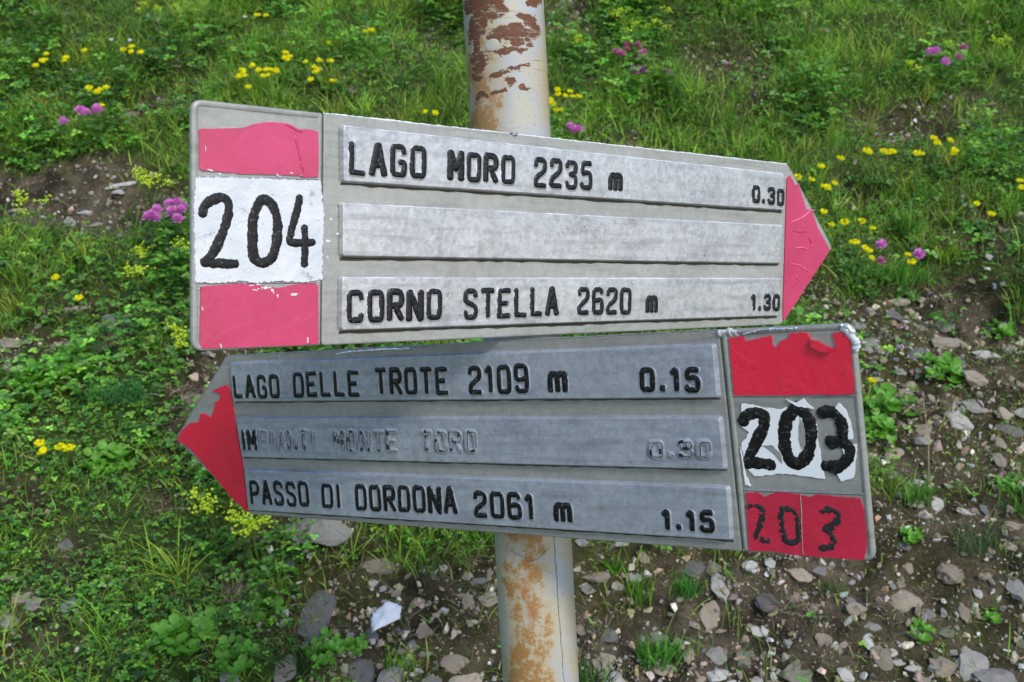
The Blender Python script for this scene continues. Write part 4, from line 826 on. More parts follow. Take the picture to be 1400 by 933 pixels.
STONES = [
 (0.770,-0.187,0.048,0.045, 'w', 10, 'brightest white stone, right of the number 203 on the lower sign'),
 (0.813,-0.148,0.059,0.028, 'g', 0, 'smooth rounded grey stone just above the brightest white stone'),
 (0.819,-0.099,0.042,0.044, 'b', 0, 'upright grey-brown block above the smooth rounded grey stone'),
 (0.820,0.018,0.070,0.035, 'b', -15, 'wide tan slab high on the right, right of the lower sign top corner'),
 (0.873,-0.025,0.048,0.027, 'w', -12, 'pale pointed stone near the right edge below the wide tan slab'),
 (0.659,0.003,0.051,0.038, 'g', 10, 'grey stone touching the battered top corner of the lower sign'),
 (0.646,0.048,0.044,0.022, 'g', 10, 'flat grey stone right above the lower sign top corner'),
 (0.566,0.067,0.036,0.022, 'b', 0, 'pale brown stone just below the tip of the upper sign'),
 (0.685,0.087,0.022,0.025, 'b', 0, 'small rounded orange-brown stone right of the upper sign tip'),
 (0.856,-0.166,0.030,0.025, 'b', -20, 'tan stone right of the brightest white stone'),
 (0.857,-0.200,0.053,0.025, 'd', -12, 'long dark stone at the right edge, level with the number 203'),
 (0.829,-0.230,0.020,0.027, 'b', 30, None), (0.697,-0.232,0.030,0.017, 'g', 0, None),
 (0.646,-0.246,0.032,0.020, 'b', 20, 'leaning tan chip right of the lower sign, left of the white stone'),
 (0.721,0.073,0.033,0.039, 'd', 20, None), (0.742,-0.126,0.015,0.023, 'b', 10, None), (0.831,0.081,0.039,0.028, 'm', 0, None), (0.641,-0.288,0.041,0.015, 'b', -8, None), (0.674,-0.303,0.026,0.014, 'w', 0, None),
 (0.681,-0.469,0.049,0.036, 'b', -15, 'rounded brown boulder at the right, below the lower sign corner'),
 (0.602,-0.508,0.058,0.038, 'b', -10, 'largest flat-topped brown stone below the lower sign corner'),
 (0.632,-0.534,0.024,0.024, 'g', 0, 'small purplish grey stone tucked right of the flat-topped brown stone'),
 (0.591,-0.484,0.016,0.016, 'g', 0, None), (0.767,-0.354,0.019,0.033, 'g', 0, 'upright narrow grey stone near the right edge, level with the red band'), (0.793,-0.396,0.030,0.019, 'b', 0, None), (0.688,-0.348,0.028,0.026, 'w', 0, None),
 (0.734,-0.361,0.035,0.012, 'w', -20, None), (0.769,-0.503,0.024,0.049, 'g', 0, 'tall grey stone cut by the right edge of the photo'), (0.687,-0.537,0.017,0.031, 'b', 10, None), (0.538,-0.565,0.024,0.013, 'g', 0, None),
 (0.525,-0.589,0.013,0.028, 'w', 5, None), (0.560,-0.598,0.019,0.013, 'w', 10, None), (0.567,-0.614,0.021,0.011, 'w', 5, None), (0.588,-0.624,0.023,0.012, 'w', 0, None), (0.595,-0.641,0.029,0.013, 'b', 0, None),
 (0.629,-0.626,0.044,0.032, 'b', -10, 'five-sided brown stone near the bottom edge at the right'), (0.677,-0.591,0.015,0.017, 'w', 0, None), (0.672,-0.626,0.053,0.055, 'g', -30, 'grey boulder near the bottom right corner'),
 (0.697,-0.652,0.064,0.046, 'g', -20, 'broad grey boulder in the bottom right corner of the photo'), (0.479,-0.645,0.023,0.025, 'w', 10, None), (0.411,-0.639,0.054,0.042, 'm', 0, 'large mossy grey stone at the bottom, right of the post'),
 (0.440,-0.483,0.036,0.022, 'b', -25, 'brown-grey stone under the rubbed number 203'), (0.475,-0.469,0.031,0.022, 'g', 0, 'blue-grey stone touching the lower edge of the lower sign'), (0.399,-0.465,0.018,0.017, 'w', 0, None),
 (0.381,-0.562,0.015,0.017, 'w', 0, None), (0.726,-0.484,0.025,0.013, 'b', 0, None), (0.651,-0.567,0.026,0.019, 'm', 0, 'yellowish moss-covered stone at the lower right'), (0.518,-0.514,0.015,0.011, 'g', 0, None), (0.448,-0.507,0.015,0.009, 'w', -10, None),
 (0.322,-0.496,0.027,0.051, 'w', 10, 'tall pale wedge-shaped stone below the 1.15 of the lower sign'), (0.298,-0.538,0.037,0.046, 'b', -10, 'angular brown stone just below the tall pale wedge'),
 (0.373,-0.562,0.030,0.022, 'w', 5, 'bright pale flat stone below the lower sign, right of the tall wedge'), (0.362,-0.550,0.017,0.015, 'b', 0, None), (0.305,-0.607,0.040,0.030, 'g', -20, 'blue-grey angular stone at the bottom, upper of a pair'),
 (0.299,-0.638,0.036,0.021, 'w', 0, 'pale blue-grey flat stone at the bottom, lower of a pair'), (0.337,-0.614,0.027,0.030, 'm', 20, 'greenish stone right of the blue-grey pair at the bottom'), (0.371,-0.605,0.013,0.015, 'b', 0, None), (0.353,-0.601,0.015,0.015, 'g', 0, None),
 (0.263,-0.607,0.021,0.032, 'b', -5, 'upright brown block left of the blue-grey pair at the bottom'), (0.138,-0.618,0.040,0.040, 'b', 10, 'brownish pink boulder right beside the post at the bottom'), (0.151,-0.643,0.029,0.023, 'w', 0, 'pale greenish stone at the bottom, just right of the post'),
 (0.225,-0.652,0.015,0.012, 'w', 0, None), (0.219,-0.568,0.034,0.030, 'm', 0, 'rounded grey-green stone midway between post and angular brown stone'), (0.132,-0.478,0.040,0.020, 'b', 0, 'flat light brown stone right of the post under the lower sign'),
 (0.116,-0.496,0.027,0.016, 'g', 0, None), (0.105,-0.553,0.020,0.026, 'b', 0, None), (0.189,-0.479,0.027,0.020, 'g', 0, None), (0.107,-0.433,0.025,0.016, 'g', 0, None), (0.205,-0.449,0.016,0.029, 'b', 8, None), (0.281,-0.461,0.041,0.029, 'd', 10, None),
 (0.316,-0.458,0.032,0.025, 'b', 0, None), (0.370,-0.464,0.027,0.023, 'w', 0, None), (0.346,-0.494,0.013,0.012, 'b', 0, None), (0.315,-0.563,0.024,0.010, 'b', 15, None), (0.275,-0.552,0.020,0.009, 'b', -35, None), (0.385,-0.526,0.037,0.031, 'd', 0, None),
 (0.409,-0.588,0.019,0.013, 'g', -20, None), (0.272,-0.641,0.015,0.013, 'b', 0, None), (0.320,-0.649,0.019,0.009, 'w', 0, None), (0.353,-0.653,0.021,0.021, 'w', 0, None), (0.377,-0.643,0.010,0.015, 'w', 0, None), (0.257,-0.513,0.013,0.009, 'b', 0, None),
 (-0.307,-0.413,0.097,0.064, 'g', -12, 'large pale grey-pink boulder under the left end of the lower sign'), (-0.300,-0.544,0.048,0.100, 'd', -22, 'long dark tilted slab left of the crumpled white paper'), (-0.349,-0.456,0.029,0.023, 'g', 0, None),
 (-0.210,-0.462,0.056,0.029, 'b', 0, 'half-buried brown stone above the crumpled white paper'), (-0.328,-0.636,0.033,0.048, 'b', -10, 'brown upright stone at the bottom edge, left of the trefoil leaves'), (-0.225,-0.632,0.048,0.054, 'd', -15, 'dark brown slab at the bottom edge below the white paper'),
 (-0.084,-0.624,0.040,0.029, 'b', 0, 'oval grey-brown stone just left of the post at the bottom'), (-0.152,-0.507,0.035,0.018, 'b', 5, None), (-0.102,-0.523,0.026,0.014, 'w', 15, 'pale nugget of stone left of the post'), (-0.037,-0.516,0.033,0.026, 'b', 0, 'light brown wedge touching the left side of the post'),
 (-0.150,-0.580,0.019,0.018, 'g', 0, 'small grey stone right below the crumpled white paper'), (-0.067,-0.653,0.054,0.031, 'b', 10, None), (-0.177,-0.641,0.031,0.048, 'g', -30, None), (-0.035,-0.466,0.010,0.032, 'b', -5, None), (-0.077,-0.507,0.014,0.014, 'b', 0, None), (-0.144,-0.630,0.014,0.009, 'w', 0, None),
 (-0.216,-0.559,0.028,0.024, 'g', 40, None), (-0.216,-0.484,0.018,0.013, 'w', 0, None), (-0.200,-0.493,0.013,0.013, 'w', 0, None), (-0.072,-0.471,0.018,0.016, 'b', 20, None), (-0.107,-0.462,0.014,0.011, 'w', 0, None), (-0.123,-0.541,0.010,0.013, 'w', 0, None), (-0.187,-0.494,0.012,0.012, 'b', 0, None),
 (-0.403,-0.651,0.035,0.023, 'w', -30, 'pale tan stone at the bottom edge, left part of the photo'), (-0.485,-0.656,0.023,0.016, 'g', 0, None), (-0.743,-0.521,0.029,0.024, 'b', 20, 'tan stone near the left edge above the grey one'), (-0.776,-0.486,0.022,0.011, 'b', 0, None),
 (-0.716,-0.534,0.035,0.022, 'g', 0, 'dull grey stone in the herbs near the left edge'), (-0.663,-0.540,0.028,0.026, 'g', 10, None), (-0.746,-0.568,0.032,0.028, 'g', 0, None), (-0.401,-0.541,0.022,0.028, 'b', 10, None), (-0.699,-0.432,0.023,0.037, 'd', 30, None), (-0.757,-0.551,0.013,0.022, 'b', 0, None),
 (-0.848,0.491,0.063,0.016, 'w', 12, 'flat pale stone chip on the bare earth left of the number 204'), (-0.850,0.463,0.025,0.019, 'w', 0, None), (-0.918,0.436,0.037,0.016, 'w', 15, 'small pale stone on the brown earth at the left'), (-0.893,0.409,0.037,0.014, 'b', 10, None),
 (-0.849,0.120,0.051,0.014, 'b', -3, 'thin flat tan slab in the grass at the left, by a single yellow flower'), (-0.787,0.527,0.035,0.014, 'b', 40, None), (-1.068,0.426,0.037,0.012, 'g', 0, None), (-0.871,0.728,0.041,0.020, 'b', 20, 'small brown stone in the grass above the pink band'),
 (-0.789,1.088,0.041,0.017, 'b', 15, None), (0.356,1.219,0.027,0.027, 'g', 0, 'rounded grey stone in the dark hollow at the top, right of the post'), (-0.916,0.481,0.016,0.013, 'b', 0, None), (-0.930,0.003,0.059,0.032, 'b', 0, 'rounded tan rock at the left edge of the photo'),
 (-0.834,0.021,0.060,0.024, 'b', 10, 'low brown stone in the earth near the left edge'), (0.736,0.118,0.062,0.020, 'b', 0, None), (0.790,1.091,0.034,0.015, 'b', -20, None), (0.931,0.201,0.020,0.013, 'w', 0, None), (0.770,0.075,0.011,0.010, 'w', 0, None), (-0.520,-0.211,0.030,0.050, 'd', 10, None)]
for a in STONES:
    s, t, w_, h_, kd, rot, lab = a
    stone(s, t, w_, h_, kd, rot, lab)
# smaller ones strewn over the bare ground
cnt = 0; tries = 0
while cnt < 170 and tries < 9000:
    tries += 1; s = rnd.uniform(-.95, .95); t = rnd.uniform(-.72, .45)
    if rnd.random() > float(bare(s, t)) ** 1.2: continue
    d = rnd.choice([.012, .014, .016, .02, .026])
    if any((s - a) ** 2 + (t - b) ** 2 < ((c + d) * .42) ** 2 for a, b, c in placed): continue
    stone(s, t, d * rnd.uniform(.8, 1.5), d * rnd.uniform(.6, 1.1), rnd.choice('gbbwmbbd'), rnd.uniform(0, 180), sink=.16); cnt += 1
# gravel: too small to tell apart, one mesh
def pebbles(name, n, smin, smax, pw, seed, thr, label, pts):
    r_ = random.Random(seed); V_ = []; F_ = []; C_ = []; o = 0; s, t = scatter(n); k = rng.random(len(s)) < thr(s, t); s, t = s[k], t[k]
    grp = rng.integers(0, 8, len(s))
    for g in range(8):
        b = bmesh.new()
        for _ in range(pts): v = Vector((r_.gauss(0, 1), r_.gauss(0, 1), r_.gauss(0, 1))).normalized() * .5 * r_.uniform(.8, 1.1); b.verts.new((v.x, v.y * r_.uniform(.7, 1), v.z * .65))
        res = bmesh.ops.convex_hull(b, input=b.verts); bmesh.ops.delete(b, geom=[q for q in res['geom_interior'] if isinstance(q, bmesh.types.BMVert)], context='VERTS')
        b.verts.index_update(); iv = np.array([v.co[:] for v in b.verts]); iF = np.array([[v.index for v in f.verts] for f in b.faces]); b.free()
        a, c_ = s[grp == g], t[grp == g]; m_ = len(a); size = smin + (smax - smin) * rng.random(m_) ** pw
        Q, _ = np.linalg.qr(rng.normal(size=(m_, 3, 3))); vv = np.einsum('nij,nvj->nvi', Q, iv[None] * (size[:, None] * rng.uniform(.7, 1.2, (m_, 3)))[:, None, :])
        vv = vv + gw(a, c_, 0)[:, None, :] + GN * (size * .1)[:, None, None]
        col = pal(m_, [(.24, .225, .20), (.28, .235, .175), (.42, .40, .36), (.14, .12, .095), (.30, .22, .15), (.15, .15, .07)], [.14, .24, .10, .27, .13, .12] if smin < .005 else [.28, .28, .18, .11, .08, .07], .25)
        V_.append(vv.reshape(-1, 3)); F_.append((iF[None] + (np.arange(m_) * len(iv))[:, None, None]).reshape(-1, 3) + o); C_.append(np.repeat(col, len(iv), 0)); o += m_ * len(iv)
    tag(link(name, np_mesh(name, np.concatenate(V_), [np.concatenate(F_)], np.concatenate(C_), False), M_grit), label, name, kind='stuff')
gt_ = NM('broken_stone'); gtc = gt_.n('VertexColor', layer_name='tint').outputs['Color']; gtn = gt_.noise(260, 5, .7)
gt_.P(Base_Color=gt_.mix(gt_.ramp(gtn, [(.35, 0.), (.65, 1.)]), gt_.mix(1., gtc, (.6, .58, .55), 'MULTIPLY'), gt_.mix(1., gtc, (1.25, 1.25, 1.25), 'MULTIPLY')), Roughness=.9, Specular_IOR_Level=.2)
gt_.bump(gtn, .7, .002); M_grit = gt_.m
pebbles('gravel', 420000, .0022, .0085, 2, 5, lambda s, t: bare(s, t) ** 1.2 * .7 * (.3 + clumpy(s, t, 10, 15, .4, 4)) + .01, 'fine grey and brown gravel on the bare ground', 8)
pebbles('rubble', 105000, .006, .021, 1.7, 6, lambda s, t: np.where((s < -.3) & (t > -.05), .35, 1.) * np.clip(bare(s, t) - .12, 0, 1) ** 1.1 * .75 * (.4 + .8 * clumpy(s, t, 6, 17, .4, 4)) + .003, 'broken pale and brown rock fragments between the larger stones', 11)

# ------------------------------------------------------------------ flowers and single plants
def tube_path(pts, r0, r1, ns=5):
    V = []; F = []; n = len(pts)
    for i, p in enumerate(pts):
        d = (pts[min(i + 1, n - 1)] - pts[max(i - 1, 0)]).normalized(); x = d.orthogonal().normalized(); y = d.cross(x); r_ = r0 + (r1 - r0) * i / (n - 1)
        for j in range(ns): a = j / ns * 2 * math.pi; V.append(p + x * r_ * math.cos(a) + y * r_ * math.sin(a))
    for i in range(n - 1):
        for j in range(ns): k = (j + 1) % ns; F.append((i * ns + j, i * ns + k, i * ns + ns + k, i * ns + ns + j))
    return V, F
def petal(b0, d, up, L, W, V, F):
    side = d.cross(up).normalized(); nn = side.cross(d).normalized(); b = len(V)
    for a, w_, c in ((0, .0, 0), (.35, -.5, .05), (.35, .5, .05), (.75, -.5, .25), (.75, .5, .25), (1, 0, .3), (.45, 0, -.12)): V.append(b0 + d * L * a + side * W * w_ + nn * W * c)
    F += [(b, b + 1, b + 6), (b, b + 6, b + 2), (b + 1, b + 3, b + 6), (b + 6, b + 4, b + 2), (b + 3, b + 5, b + 6), (b + 6, b + 5, b + 4)]
def yellow_head(seed):       # umbel of small pea flowers
    r_ = random.Random(seed); V = []; F = []
    for i in range(6):
        a = i / 6 * 2 * math.pi + r_.uniform(-.3, .3); c = Vector((math.cos(a) * .0032, math.sin(a) * .0032, r_.uniform(-.0006, .0014))); out = Vector((math.cos(a), math.sin(a), r_.uniform(.2, .9))).normalized()
        up = Vector((0, 0, 1))
        for dd, L, W in ((out, .0055, .0040), ((out + up).normalized(), .0060, .0052), ((up + out * .2).normalized(), .0048, .0046)): petal(c, dd, up + out * .1 if dd.z < .9 else -out, L, W, V, F)
    return mesh('flower_head', V, F, True, False)
def pink_head(seed):         # clover globe of narrow florets
    r_ = random.Random(seed); V = []; F = []
    for i in range(30):
        z = 1 - 1.35 * i / 30; a = i * 2.4; q = math.sqrt(max(0, 1 - z * z)); d = Vector((q * math.cos(a), q * math.sin(a), z + .15)).normalized()
        petal(d * .0022, d, Vector((0, 0, 1)) if abs(d.z) < .9 else Vector((1, 0, 0)), r_.uniform(.0070, .0105), .0046, V, F)
    return mesh('flower_head', V, F, True, False)
def lime_head(seed):
    r_ = random.Random(seed); V = []; F = []
    for i in range(26):
        c = Vector((r_.gauss(0, .006), r_.gauss(0, .006), r_.uniform(-.004, .005)))
        for j in range(3): a = r_.uniform(0, 6.3); petal(c, Vector((math.cos(a), math.sin(a), .5)).normalized(), Vector((0, 0, 1)), .0028, .0026, V, F)
    return mesh('flower_head', V, F, True, False)
YH = [yellow_head(i) for i in range(3)]; PH_ = [pink_head(i) for i in range(3)]; LH = [lime_head(i) for i in range(3)]
for me in YH: me.materials.append(M_yel)
for me in LH: me.materials.append(M_lime)
RH = [me.copy() for me in PH_]
for me in PH_: me.materials.append(M_pink)
for me in RH: me.materials.append(M_rose)
WH = [YH[0].copy()]; WH[0].materials.clear(); WH[0].materials.append(M_whpet)
def leafmesh(nm, m, n, rad, L0, seed, wr=.6, height=.012, tref=True):
    r_ = random.Random(seed); V = []; F = []
    for i in range(n):
        a = r_.uniform(0, 6.3); q = rad * math.sqrt(r_.random()); c = Vector((math.cos(a) * q, math.sin(a) * q, r_.uniform(.2, 1) * height))
        up = (Vector((r_.gauss(0, .35), r_.gauss(0, .35), 1))).normalized(); x = up.orthogonal().normalized(); y = up.cross(x); a0 = r_.uniform(0, 6.3); L = L0 * r_.uniform(.7, 1.2)
        for j in range(3 if tref else 1):
            b_ = a0 + j * 2.094; d = (x * math.cos(b_) + y * math.sin(b_) + up * .1).normalized(); petal(c, d, up, L, L * wr, V, F)
    return mesh(nm, V, F, True, False)
LEAFM = [leafmesh('leaves', M_leafo, 26, .026, .010, i) for i in range(3)]
for me in LEAFM: me.materials.append(M_leafo)
def s2w(s, t, h): return Vector(G0 + s * GS_ + t * GT + h * GN)
upq = Vector(UPW * .45 + GN * .9).normalized()
def plant(nm, heads, hm, label, cat, group, scale=1., stem=True, leaf=True, leafme=None, hs=1., lscale=1.):
    """heads: (s, t, height) of every flower head; the base lies under their middle on the soil"""
    P_ = [s2w(*h) for h in heads]; cs = sum(h[0] for h in heads) / len(heads); ct = sum(h[1] for h in heads) / len(heads)
    base = gpt(cs, ct - .012, -.004); root = bpy.data.objects.new(nm, None); sc.collection.objects.link(root); root.matrix_world = Matrix.Translation(base); tag(root, label, cat, group)
    MW0 = Matrix.Translation(base)
    for p in P_:
        b0 = base + (Vector((p.x, p.y, p.z)) - base) * .15; b0 = base + Vector(((p - base).x * .45, (p - base).y * .35, 0)) * .5
        mid = b0.lerp(p, .55) + Vector((rnd.uniform(-.006, .006), -.004, -.002)); pts = [b0 - base, mid - base, p - base]
        V, F = tube_path([Vector(x) for x in pts], .0009, .0006); link('stem', mesh('stem', V, F, True), M_stem, root, MW0)
        o = link('flower_head', rnd.choice(hm), None, root)
        q = upq.to_track_quat('Z', 'Y').to_matrix().to_4x4() @ Matrix.Rotation(rnd.uniform(0, 6.3), 4, 'Z') @ Matrix.Rotation(rnd.uniform(-.3, .3), 4, 'X')
        sc_ = hs * rnd.uniform(.85, 1.15); o.matrix_world = Matrix.Translation(p) @ q @ Matrix.Scale(sc_, 4)
    if leaf:
        o = link('leaves', leafme or rnd.choice(LEAFM), None, root)
        o.matrix_world = Matrix.Translation(gpt(cs, ct - .006, .001)) @ upq.to_track_quat('Z', 'Y').to_matrix().to_4x4() @ Matrix.Rotation(rnd.uniform(0, 6), 4, 'Z') @ Matrix.Scale(lscale, 4)
    return root
YG = 'yellow pea flowers in the grass'; PG = 'pink clover flowers in the grass'
Y_ = [([(-1.091,0.854,0.07), (-1.093,0.823,0.07), (-1.101,0.804,0.07), (-1.091,0.837,0.065)], 'four yellow flower heads at the far left, near the top left corner'),
 ([(-1.049,0.842,0.06), (-1.048,0.854,0.06)], 'pair of tiny yellow flowers between the far-left four and the one above'), ([(-1.006,0.870,0.07)], 'single yellow flower in the top left, between two yellow clusters'),
 ([(-0.914,0.873,0.07), (-0.896,0.878,0.075), (-0.894,0.864,0.07), (-0.874,0.869,0.065)], 'yellow cluster in the grass up left of the upper sign corner'),
 ([(-0.951,0.712,0.07), (-0.932,0.697,0.07), (-0.914,0.714,0.07), (-0.928,0.713,0.065), (-0.905,0.646,0.07)], 'loose yellow flowers directly above the pink flowers at the left'),
 ([(-0.630,1.047,0.06), (-0.609,1.047,0.06)], 'two orange-yellow flowers side by side near the top, above the big yellow patch'),
 ([(-0.523,0.828,0.09), (-0.523,0.814,0.085), (-0.513,0.820,0.085), (-0.517,0.813,0.08)], 'tallest bunch of the big yellow patch above the pink band'),
 ([(-0.600,0.804,0.07), (-0.617,0.778,0.075), (-0.623,0.759,0.07), (-0.610,0.762,0.07), (-0.596,0.725,0.065), (-0.615,0.774,0.07)], 'left bunch of the big yellow patch above the number plate'),
 ([(-0.581,0.786,0.07), (-0.564,0.786,0.07), (-0.554,0.786,0.07), (-0.543,0.783,0.07), (-0.570,0.770,0.065), (-0.561,0.773,0.065)], 'low row of yellow flowers in the middle of the big yellow patch'),
 ([(-0.477,0.812,0.075), (-0.444,0.810,0.08), (-0.420,0.815,0.075), (-0.456,0.798,0.07), (-0.446,0.786,0.07), (-0.450,0.777,0.07), (-0.456,0.747,0.07)], 'right bunch of the big yellow patch above the upper sign'),
 ([(-0.410,0.756,0.06)], 'single yellow flower just right of the big yellow patch'), ([(-0.438,0.922,0.06)], 'lone yellow flower above the big yellow patch'),
 ([(-0.353,0.955,0.07), (-0.340,0.958,0.07), (-0.331,0.955,0.07)], 'small pale yellow bunch near the top, left of the post'), ([(-0.191,0.635,0.06)], 'left one of two yellow flowers above the sign, left of the post'), ([(-0.168,0.630,0.06)], 'right one of two yellow flowers above the sign, left of the post'),
 ([(0.101,0.691,0.08), (0.103,0.681,0.075), (0.119,0.675,0.075), (0.130,0.685,0.08), (0.135,0.672,0.075), (0.148,0.675,0.075), (0.085,0.666,0.07), (0.089,0.649,0.07), (0.097,0.636,0.065), (0.107,0.636,0.065)], 'yellow bunch touching the right side of the post'),
 ([(0.643,0.438,0.06), (0.616,0.395,0.06)], 'two yellow flowers above the tip of the upper sign'), ([(0.589,0.404,0.06)], 'yellow flower right at the top edge of the pink arrow tip'), ([(0.684,0.455,0.07)], 'leftmost yellow flower of the row above the arrow tip'),
 ([(0.745,0.480,0.07), (0.751,0.475,0.07)], 'small yellow bunch second from the left in the row above the arrow tip'), ([(0.779,0.478,0.07), (0.788,0.475,0.07), (0.800,0.475,0.07)], 'wide yellow bunch in the middle of the row above the arrow tip'), ([(0.850,0.470,0.07), (0.857,0.468,0.07)], 'yellow bunch right of the middle in the row above the arrow tip'),
 ([(0.895,0.517,0.075), (0.901,0.506,0.07), (0.928,0.509,0.075), (0.931,0.480,0.07), (0.928,0.477,0.065)], 'loose yellow group at the right end of the row, under the tall pink flowers'),
 ([(0.636,0.373,0.06), (0.642,0.368,0.06), (0.660,0.383,0.06)], 'yellow flowers close to the upper slant of the arrow tip'), ([(0.620,0.292,0.06)], 'pale yellow flower just right of the arrow tip slope'),
 ([(0.626,0.254,0.06), (0.651,0.255,0.065), (0.689,0.265,0.06), (0.708,0.249,0.055)], 'short line of yellow flowers right of the arrow point'), ([(0.656,0.195,0.065), (0.662,0.195,0.065)], 'bright yellow bunch immediately right of the arrow point'),
 ([(0.676,0.180,0.065), (0.682,0.170,0.065), (0.683,0.156,0.06), (0.679,0.179,0.06)], 'yellow bunch between the arrow point and the pink clover heads'), ([(0.751,0.159,0.065), (0.756,0.144,0.06)], 'yellow flower touching the right-hand pink clover head'),
 ([(1.034,0.379,0.07), (1.031,0.356,0.07)], 'yellow flowers cut by the right edge of the photo'), ([(0.931,0.317,0.06)], 'single yellow flower alone at the right'), ([(0.957,0.297,0.05)], 'tiny pale yellow flower below the single one at the right'),
 ([(0.612,-0.153,0.06)], 'buttercup beside the edge of the lower sign, above the number 203'), ([(-0.797,0.058,0.05)], 'single yellow flower at the left by the thin tan slab'), ([(-0.826,0.060,0.1)], 'yellow flower on a long thin leaning stalk at the left'),
 ([(-0.764,-0.284,0.055), (-0.753,-0.300,0.055)], 'two faded orange flowers at the left, level with the red arrow tip'), ([(-0.714,-0.293,0.055), (-0.733,-0.286,0.05)], 'faded yellow flower at the left, just right of the faded orange pair')]
for H, lab in Y_: plant('yellow_wildflower', H, YH, lab, 'flower', YG, hs=1.2)
P1 = [([(-0.972,0.585,0.07)], 'lone pink clover head at the far left', PH_), ([(-0.949,0.629,0.07), (-0.932,0.618,0.07)], 'pair of pink clover heads left of the sign corner', PH_), ([(-0.915,0.635,0.07), (-0.907,0.624,0.07)], 'pink clover head under a yellow flower at the left', PH_),
 ([(-0.714,0.267,0.07), (-0.708,0.271,0.07), (-0.702,0.287,0.07), (-0.703,0.270,0.065)], 'left bunch of pink clover beside the number 204', PH_), ([(-0.679,0.301,0.075), (-0.663,0.300,0.08), (-0.670,0.282,0.07), (-0.651,0.283,0.075), (-0.651,0.298,0.07), (-0.655,0.260,0.07), (-0.663,0.282,0.07)], 'large pink clover bunch touching the left edge of the upper sign', PH_),
 ([(0.243,0.867,0.07), (0.270,0.891,0.075), (0.256,0.857,0.07), (0.271,0.879,0.07)], 'dull rose clover bunch at the top right of the post', RH), ([(0.298,0.892,0.07), (0.304,0.857,0.07), (0.310,0.867,0.07)], 'rose clover heads right of the dull rose bunch', RH),
 ([(0.281,0.783,0.07), (0.293,0.789,0.07), (0.301,0.789,0.07)], 'violet-pink clover below the rose bunches, right of the post', PH_), ([(0.357,0.796,0.06)], 'small dark red bud right of the violet-pink clover', RH),
 ([(0.125,0.569,0.07), (0.132,0.553,0.07), (0.143,0.556,0.07)], 'pink clover touching the top edge of the upper sign near the post', PH_), ([(0.976,0.847,0.08), (0.989,0.850,0.08)], 'left pink head of the group in the upper right', PH_), ([(0.998,0.804,0.08)], 'lowest pink head of the group in the upper right', PH_),
 ([(1.036,0.825,0.08)], 'pale pink head in the middle of the upper right group', RH), ([(1.051,0.850,0.09)], 'topmost pink head of the upper right group', RH), ([(0.706,0.185,0.07)], 'upper violet clover head right of the arrow point', PH_),
 ([(0.697,0.145,0.065)], 'lower duller clover head right of the arrow point', RH), ([(0.772,0.158,0.07)], 'pale violet clover head farthest right of the arrow point', PH_), ([(-0.363,0.730,0.05)], 'tiny red bud above the upper sign, left of the post', RH)]
for H, lab, hm in P1: plant('pink_clover', H, hm, lab, 'flower', PG, hs=1.2 if hm is PH_ else 1.05)
for H, lab in (([(-0.956,0.918,0.07)], 'left white flower above the yellow cluster at the top left'), ([(-0.910,0.915,0.07)], 'white flower directly above the yellow cluster at the top left'), ([(-0.655,1.023,0.07)], 'small white flower left of two orange-yellow ones near the top')):
    plant('white_wildflower', H, WH, lab, 'flower', 'white flowers near the top', hs=.8)
LG = 'yellow-green lady\'s mantle plants'
L_ = [([(0.261,1.015,0.08), (0.277,0.988,0.08), (0.301,0.983,0.075), (0.326,0.976,0.075), (0.350,1.005,0.07), (0.372,0.978,0.07), (0.286,0.965,0.07), (0.249,1.040,0.07), (0.270,1.040,0.08), (0.384,1.061,0.07)], 'largest yellow-green bunch, at the top right of the post'), ([(0.151,0.951,0.07), (0.162,0.940,0.065), (0.155,0.938,0.06)], 'small yellow-green bunch just right of the post top'),
 ([(-0.773,0.416,0.07), (-0.753,0.387,0.07), (-0.732,0.372,0.07), (-0.722,0.396,0.07), (-0.697,0.377,0.07), (-0.753,0.407,0.065), (-0.764,0.394,0.07)], 'yellow-green bunch on the bare earth, upper left of the number 204'), ([(-0.992,0.339,0.07), (-0.976,0.316,0.07), (-0.972,0.291,0.065), (-0.940,0.333,0.06)], 'yellow-green bunch by the earth patch at the left edge'),
 ([(-0.718,0.170,0.07), (-0.702,0.160,0.07), (-0.711,0.176,0.07), (-0.713,0.115,0.07), (-0.687,0.115,0.07), (-0.707,0.112,0.065)], 'yellow-green bunch in the grass left of the number 204'), ([(-0.643,0.205,0.06), (-0.630,0.192,0.06)], 'little yellow-green bunch touching the sign left edge below the pink clover'),
 ([(-0.611,-0.023,0.06), (-0.599,-0.031,0.06), (-0.582,-0.049,0.06), (-0.582,-0.066,0.06)], 'yellow-green bunch left of the lower pink band'), ([(-0.484,-0.390,0.07), (-0.468,-0.406,0.07), (-0.459,-0.414,0.07), (-0.475,-0.415,0.065), (-0.466,-0.400,0.07)], 'yellow-green bunch below the red arrow tip, left one'),
 ([(-0.419,-0.428,0.07), (-0.409,-0.436,0.07), (-0.396,-0.446,0.07), (-0.389,-0.451,0.07), (-0.387,-0.438,0.065), (-0.398,-0.451,0.065), (-0.375,-0.434,0.06)], 'yellow-green bunch below the red arrow tip, right one'),
 ([(0.932,0.833,0.06), (0.949,0.814,0.06), (1.044,0.905,0.07), (1.156,0.922,0.07), (1.182,0.925,0.07), (1.174,0.922,0.06)], 'thin yellow-green sprays around the upper right pink heads'), ([(-0.914,1.093,0.07), (-0.881,1.068,0.07), (-0.839,1.082,0.07), (-0.928,1.079,0.06)], 'yellow-green bunch at the top edge of the photo, left side')]
for H, lab in L_: plant('lady_mantle', H, LH, lab, 'plant', LG, hs=1.2, lscale=1.5)
